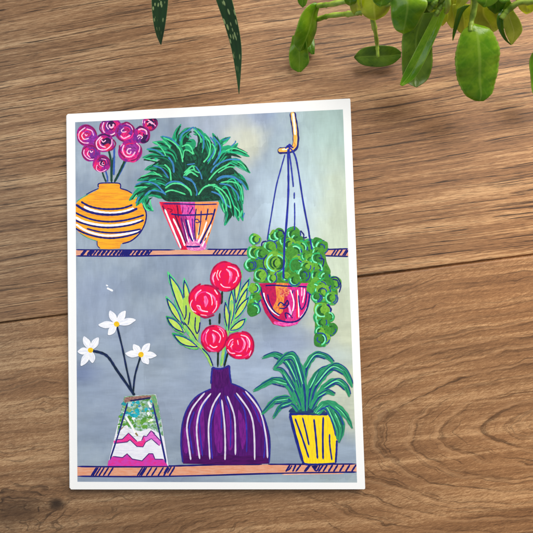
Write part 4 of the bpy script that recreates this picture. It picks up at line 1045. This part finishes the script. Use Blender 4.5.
# curled leaf at the left, its lower half and its stalks
blade('leaf', plant, zl, ((84, 235, 8), (66, 310, 6), (58, 390, 4), (72, 450, 2.4), (120, 481, 1.6)), ((160, 240, 14), (182, 300, 12), (190, 360, 8), (194, 420, 5), (140, 480, 1.6)), LG, fold=0.10)
blade('leaf', plant, zl, ((228, 250, 3), (232, 300, 3), (230, 362, 2)), ((150, 250, 5), (180, 330, 4), (212, 364, 2)), LM, fold=0.1, n=10)
blade('leaf', plant, zl, ((236, 14, 20), (176, 44, 22), (128, 130, 21), (96, 220, 18), (92, 290, 14), (128, 342, 10)), ((266, 34, 20), (254, 90, 15), (246, 160, 11), (236, 235, 9), (200, 305, 8), (134, 343, 10)), LG, fold=-0.10)
blade('leaf', plant, zl, ((118, -20, 26), (116, 4, 25), (128, 30, 24), (150, 50, 23)), ((190, -20, 26), (182, 8, 25), (172, 34, 24), (152, 51, 23)), LG, fold=0.1, n=8)
tube('stalk', plant, P3(zl, ((250, 38, 20), (330, 30, 24), (420, 12, 28), (560, -14, 32), (800, -30, 36), (1000, -40, 40))), 0.0009, 0.0011, STALK)
tube('stalk', plant, P3(zl, ((246, 130, 12), (330, 105, 18), (420, 95, 22), (520, 84, 27), (700, 30, 33), (960, -20, 40))), 0.0009, 0.0010, STALK)
# oval leaf seen from below and its stalk
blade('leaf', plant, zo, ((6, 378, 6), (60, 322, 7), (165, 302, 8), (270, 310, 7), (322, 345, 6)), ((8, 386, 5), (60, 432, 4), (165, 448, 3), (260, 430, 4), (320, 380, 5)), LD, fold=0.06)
tube('stalk', plant, P3(zo, ((166, 385, 9), (160, 300, 12), (150, 220, 18), (128, 120, 25), (110, 40, 29))), 0.0006, 0.0011, STALK)
# ruffled pale leaf at the top edge
blade('leaf', plant, zo, ((-20, -60, 34), (-25, 20, 30), (-6, 90, 27), (30, 106, 26)), ((70, -60, 38), (60, 20, 34), (66, 70, 29), (60, 108, 26)), LY, fold=0.2, n=12)
blade('leaf', plant, zo, ((55, -60, 36), (48, 20, 32), (60, 90, 28), (100, 122, 26), (150, 124, 26)), ((250, -60, 38), (248, 20, 34), (246, 60, 31), (215, 100, 28), (152, 125, 26)), LY, fold=-0.25)
# bright leaf hanging over the middle
blade('leaf', plant, zo, ((236, -40, 42), (250, 60, 41), (256, 130, 39), (276, 190, 36), (334, 226, 34)), ((470, -40, 46), (500, 24, 46), (470, 90, 43), (410, 190, 38), (336, 227, 34)), LG, fold=-0.12)
blade('leaf', plant, zo, ((440, -60, 46), (470, 0, 45), (505, 20, 44)), ((560, -60, 46), (560, 0, 45), (510, 22, 44)), LM, fold=0.1, n=8)
# folded long leaf: shaded half behind, bright half in front
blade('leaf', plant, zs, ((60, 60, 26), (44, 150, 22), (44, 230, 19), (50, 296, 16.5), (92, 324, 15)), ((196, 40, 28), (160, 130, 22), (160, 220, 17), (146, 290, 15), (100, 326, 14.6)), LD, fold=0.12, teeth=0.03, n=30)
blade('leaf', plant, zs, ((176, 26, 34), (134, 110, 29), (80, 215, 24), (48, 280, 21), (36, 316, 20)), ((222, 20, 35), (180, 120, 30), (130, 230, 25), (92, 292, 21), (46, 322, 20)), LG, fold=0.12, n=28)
# big front leaf
blade('leaf', plant, zb, ((236, 116, 32), (196, 152, 32), (170, 230, 30), (164, 310, 27), (178, 385, 23), (212, 448, 20), (258, 476, 18)), ((262, 112, 32), (330, 136, 32), (372, 206, 30), (376, 290, 26), (360, 370, 22), (344, 436, 19), (300, 478, 18)), LG, fold=-0.13, teeth=0.045, n=34)
tube('stalk', plant, P3(zb, ((236, 150, 32.5), (244, 96, 33), (258, 30, 36), (268, -60, 40), (250, -130, 44))), 0.0008, 0.0013, STALK)
# pale leaves behind it
blade('leaf', plant, zb, ((240, -30, 30), (236, 40, 26), (240, 100, 22), (290, 130, 19), (340, 152, 17)), ((380, -30, 31), (372, 30, 26), (378, 90, 21), (372, 136, 18), (342, 153, 17)), LY, fold=0.16)
blade('leaf', plant, zb, ((100, -20, 25), (112, 60, 21), (126, 104, 18), (148, 134, 16)), ((220, -10, 26), (210, 40, 22), (196, 90, 18), (152, 136, 16)), LY, fold=0.14)
blade('leaf', plant, zb, ((176, 40, 35), (166, 90, 32), (154, 150, 28), (153, 192, 26)), ((240, 22, 36), (204, 60, 33), (178, 130, 29), (156, 193, 26)), LM, fold=0.15, n=14)
# curled leaf at the right with its pale underside
blade('leaf', plant, zb, ((398, 76, 26), (392, 110, 25), (404, 160, 23), (430, 212, 21)), ((440, 48, 28), (474, 100, 26), (482, 150, 24), (436, 210, 21)), LY, fold=0.1)
blade('leaf', plant, zb, ((384, 30, 30), (362, 80, 30), (366, 130, 28), (394, 184, 25), (428, 213, 22)), ((398, 50, 31), (394, 90, 31), (396, 140, 28), (412, 186, 25), (433, 212, 22)), LM, fold=0.2, n=14)
tube('stalk', plant, P3(zb, ((384, 88, 31), (420, 44, 33), (470, 10, 36), (560, -20, 38), (430, -200, 42))), 0.0010, 0.0012, STALK)
blade('leaf', plant, zb, ((366, -30, 40), (370, 0, 40), (384, 16, 39)), ((440, -30, 40), (430, 0, 40), (392, 17, 39)), LM, fold=0.1, n=8)
# leaf at the right border
blade('leaf', plant, zb, ((560, 220, 22), (528, 250, 20), (514, 300, 18), (522, 380, 15), (530, 440, 13), (560, 480, 12)), ((620, 220, 22), (650, 260, 20), (660, 320, 18), (650, 390, 15), (620, 450, 13), (570, 482, 12)), LG, fold=0.1)
tube('stalk', plant, P3(zb, ((590, 228, 22), (600, 120, 28), (560, -20, 34), (440, -200, 42))), 0.0008, 0.0012, STALK)
blade('leaf', plant, zb, ((470, -60, 34), (476, -30, 33), (490, -6, 32)), ((560, -60, 34), (556, -20, 33), (500, -4, 32)), LY, fold=0.1, n=8)
# upper tier of leaves crowding the top edge
blade('leaf', plant, zb, ((330, -20, 27), (350, 40, 24), (372, 100, 20), (392, 134, 17)), ((400, -20, 28), (436, 20, 25), (440, 90, 20), (394, 136, 17)), LG, fold=0.12, n=18, teeth=0.02)
blade('leaf', plant, zb, ((150, 20, 26), (156, 80, 22), (174, 140, 18), (206, 168, 15)), ((250, 20, 27), (256, 90, 22), (244, 140, 18), (208, 169, 15)), LY, fold=0.12, n=18, teeth=0.02)
blade('leaf', plant, zb, ((440, -40, 30), (450, 0, 28), (470, 44, 25), (500, 66, 22)), ((540, -40, 31), (548, 0, 29), (536, 50, 25), (502, 67, 22)), LY, fold=0.12, n=16, teeth=0.02)
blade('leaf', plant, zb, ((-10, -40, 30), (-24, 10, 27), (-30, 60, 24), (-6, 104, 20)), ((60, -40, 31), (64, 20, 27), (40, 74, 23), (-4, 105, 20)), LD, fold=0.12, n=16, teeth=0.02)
blade('leaf', plant, zb, ((20, -40, 27), (30, 30, 24), (60, 90, 20), (104, 122, 16)), ((110, -40, 28), (128, 30, 25), (132, 90, 20), (106, 123, 16)), LY, fold=0.12, n=18, teeth=0.02)
blade('leaf', plant, zb, ((300, -60, 36), (300, -10, 34), (318, 36, 31), (352, 66, 28)), ((400, -60, 37), (410, -10, 35), (396, 40, 31), (354, 67, 28)), LM, fold=0.14, n=16, teeth=0.02)
blade('leaf', plant, zo, ((150, -90, 44), (130, -40, 43), (134, 10, 41), (176, 46, 38)), ((280, -90, 45), (280, -30, 44), (240, 24, 41), (178, 47, 38)), LG, fold=0.14, n=16)
blade('leaf', plant, zo, ((-70, -80, 36), (-64, -20, 33), (-52, 18, 30), (-20, 40, 28)), ((30, -80, 38), (30, -20, 35), (20, 20, 31), (-18, 41, 28)), LG, fold=0.14, n=14)
blade('leaf', plant, zb, ((-40, -30, 44), (-10, 10, 42), (30, 36, 40), (74, 46, 38)), ((0, -80, 45), (40, -30, 44), (70, 0, 42), (76, 44, 38)), LG, fold=0.14, n=16)
blade('leaf', plant, zb, ((60, -40, 32), (52, 20, 28), (48, 70, 24), (60, 106, 21)), ((130, -40, 33), (126, 20, 29), (104, 70, 25), (62, 107, 21)), LY, fold=0.14, n=16)
blade('leaf', plant, zb, ((280, -70, 44), (262, -20, 43), (270, 10, 42), (300, 34, 40)), ((370, -70, 45), (380, -20, 44), (350, 20, 42), (302, 35, 40)), LG, fold=0.15, n=14)
blade('leaf', plant, zb, ((200, -60, 46), (180, -20, 45), (170, 14, 43), (166, 44, 40)), ((250, -60, 46), (244, -20, 45), (214, 20, 43), (168, 46, 40)), LY, fold=0.16, n=14)
# crown where the stalks gather, with small buds
for (x0, y0, z0, r) in ((440, 6, 40, .9), (426, 3, 42, .8), (446, 12, 38, .8)):
    tube('stem', plant, [at(x0, y0, z0 / 1000), at(x0 + 2, y0 - 14, .046), at(444, -60, .050), at(450, -130, .047)], r * .001, r * .0016, STALK)
for (x0, y0, z0) in ((434, 4, 44), (439, 9, 42), (430, 9, 42), (444, 4, 43), (436, 14, 41)):
    tube('bud', plant, [at(x0, y0, z0 / 1000), at(x0 + 1.6, y0 - 2.2, z0 / 1000 + .001), at(x0 + 3, y0 - 5, z0 / 1000 + .001)], .0011, .0005, STALK)

# spotted aloe, top left
def aloe_material():
    t = NT('spotted_aloe_skin')
    uv = t.n('ShaderNodeUVMap', uv_map='leaf').outputs[0]
    q = t.sep(uv)
    vo = t.n('ShaderNodeTexVoronoi'); vo.inputs['Scale'].default_value = 1.0; vo.inputs['Randomness'].default_value = 1.0
    t.put(vo.inputs['Vector'], t.xyz(t.mul(q[0], 4.6), t.mul(q[1], 22.0)))
    nz = t.noise(t.xyz(t.mul(q[0], 4.0), t.mul(q[1], 9.0)), 1, 2)
    spot = t.mul(t.step(vo.outputs['Distance'], 0.22, 0.34, 1.0, 0.0), t.step(nz, 0.30, 0.42))
    spot = t.mul(spot, t.step(q[1], 0.72, 0.98, 1.0, 0.0))
    edge = t.step(t.math('ABSOLUTE', t.sub(q[0], 0.5)), 0.455, 0.49, 0.0, 0.6)
    big = t.noise(uv, 5.0, 3)
    col = t.mix(big, (*lin((22, 50, 24)), 1), (*lin((40, 82, 36)), 1))
    col = t.mix(t.math('MAXIMUM', t.mul(spot, 0.85), edge), col, (*lin((176, 198, 130)), 1))
    t.put(t.p.inputs['Base Color'], col)
    t.p.inputs['Roughness'].default_value = 0.42
    t.bump(spot, 0.3, 0.0004)
    return t.m
ALOE = aloe_material()
def fleshy(parent, left, right, thick, n=26, m=14):
    A, B = resample([at(x, y, hz / 1000) for x, y, hz in left], n), resample([at(x, y, hz / 1000) for x, y, hz in right], n)
    vs, fs, uvs = [], [], []
    for i in range(n):
        a, b_ = A[i], B[i]; c = (a + b_) / 2; hw = (b_ - a) / 2
        tan = A[min(n - 1, i + 1)] + B[min(n - 1, i + 1)] - A[max(0, i - 1)] - B[max(0, i - 1)]
        nor = hw.cross(tan).normalized()
        if nor.z < 0: nor = -nor
        for j in range(m):
            an = 2 * math.pi * j / m
            s_ = math.cos(an); e = math.sin(an)
            vs.append(c + hw * s_ + nor * hw.length * (thick * e if e < 0 else 0.12 * e - 0.30 * e * e))
            uvs.append((0.5 + 0.5 * s_, i / (n - 1)))
    for i in range(n - 1):
        for j in range(m): fs.append((i * m + j, i * m + (j + 1) % m, (i + 1) * m + (j + 1) % m, (i + 1) * m + j))
    me = bpy.data.meshes.new('leaf'); me.from_pydata([tuple(x - parent.location) for x in vs], [], fs)
    u = me.uv_layers.new(name='leaf')
    for l in me.loops: u.data[l.index].uv = uvs[l.vertex_index]
    for p_ in me.polygons: p_.use_smooth = True
    me.materials.append(ALOE)
    o = link('leaf', me, parent); o.modifiers.new('smooth', 'SUBSURF').render_levels = 1
    return o
ab = at(182, -165, 0.0); ab.z = 0
aloe = empty('spotted_aloe', ab, 'dark green spotted plant whose two pointed leaf tips hang over the boards', 'plant')
pot(aloe)
fleshy(aloe, ((166, -120, 46), (155, -60, 48), (151.3, -20, 44), (151.6, 10, 38), (154.5, 30, 33), (158.4, 41, 29), (160.7, 45, 27)), ((190, -120, 46), (178, -60, 48), (170.2, -20, 44), (168.2, 5, 38), (165.4, 26, 33), (163, 38, 29), (161.3, 45, 27)), 0.5)
fleshy(aloe, ((178, -120, 46), (192, -70, 52), (207, -25, 50), (215.5, 0, 46), (224, 24, 40), (231.4, 50, 33), (236, 75, 27), (238.7, 94, 23)), ((202, -120, 46), (216, -70, 52), (227, -25, 50), (232.4, 0, 46), (238.4, 24, 40), (242, 50, 33), (240.8, 75, 27), (239.3, 94, 23)), 0.45)
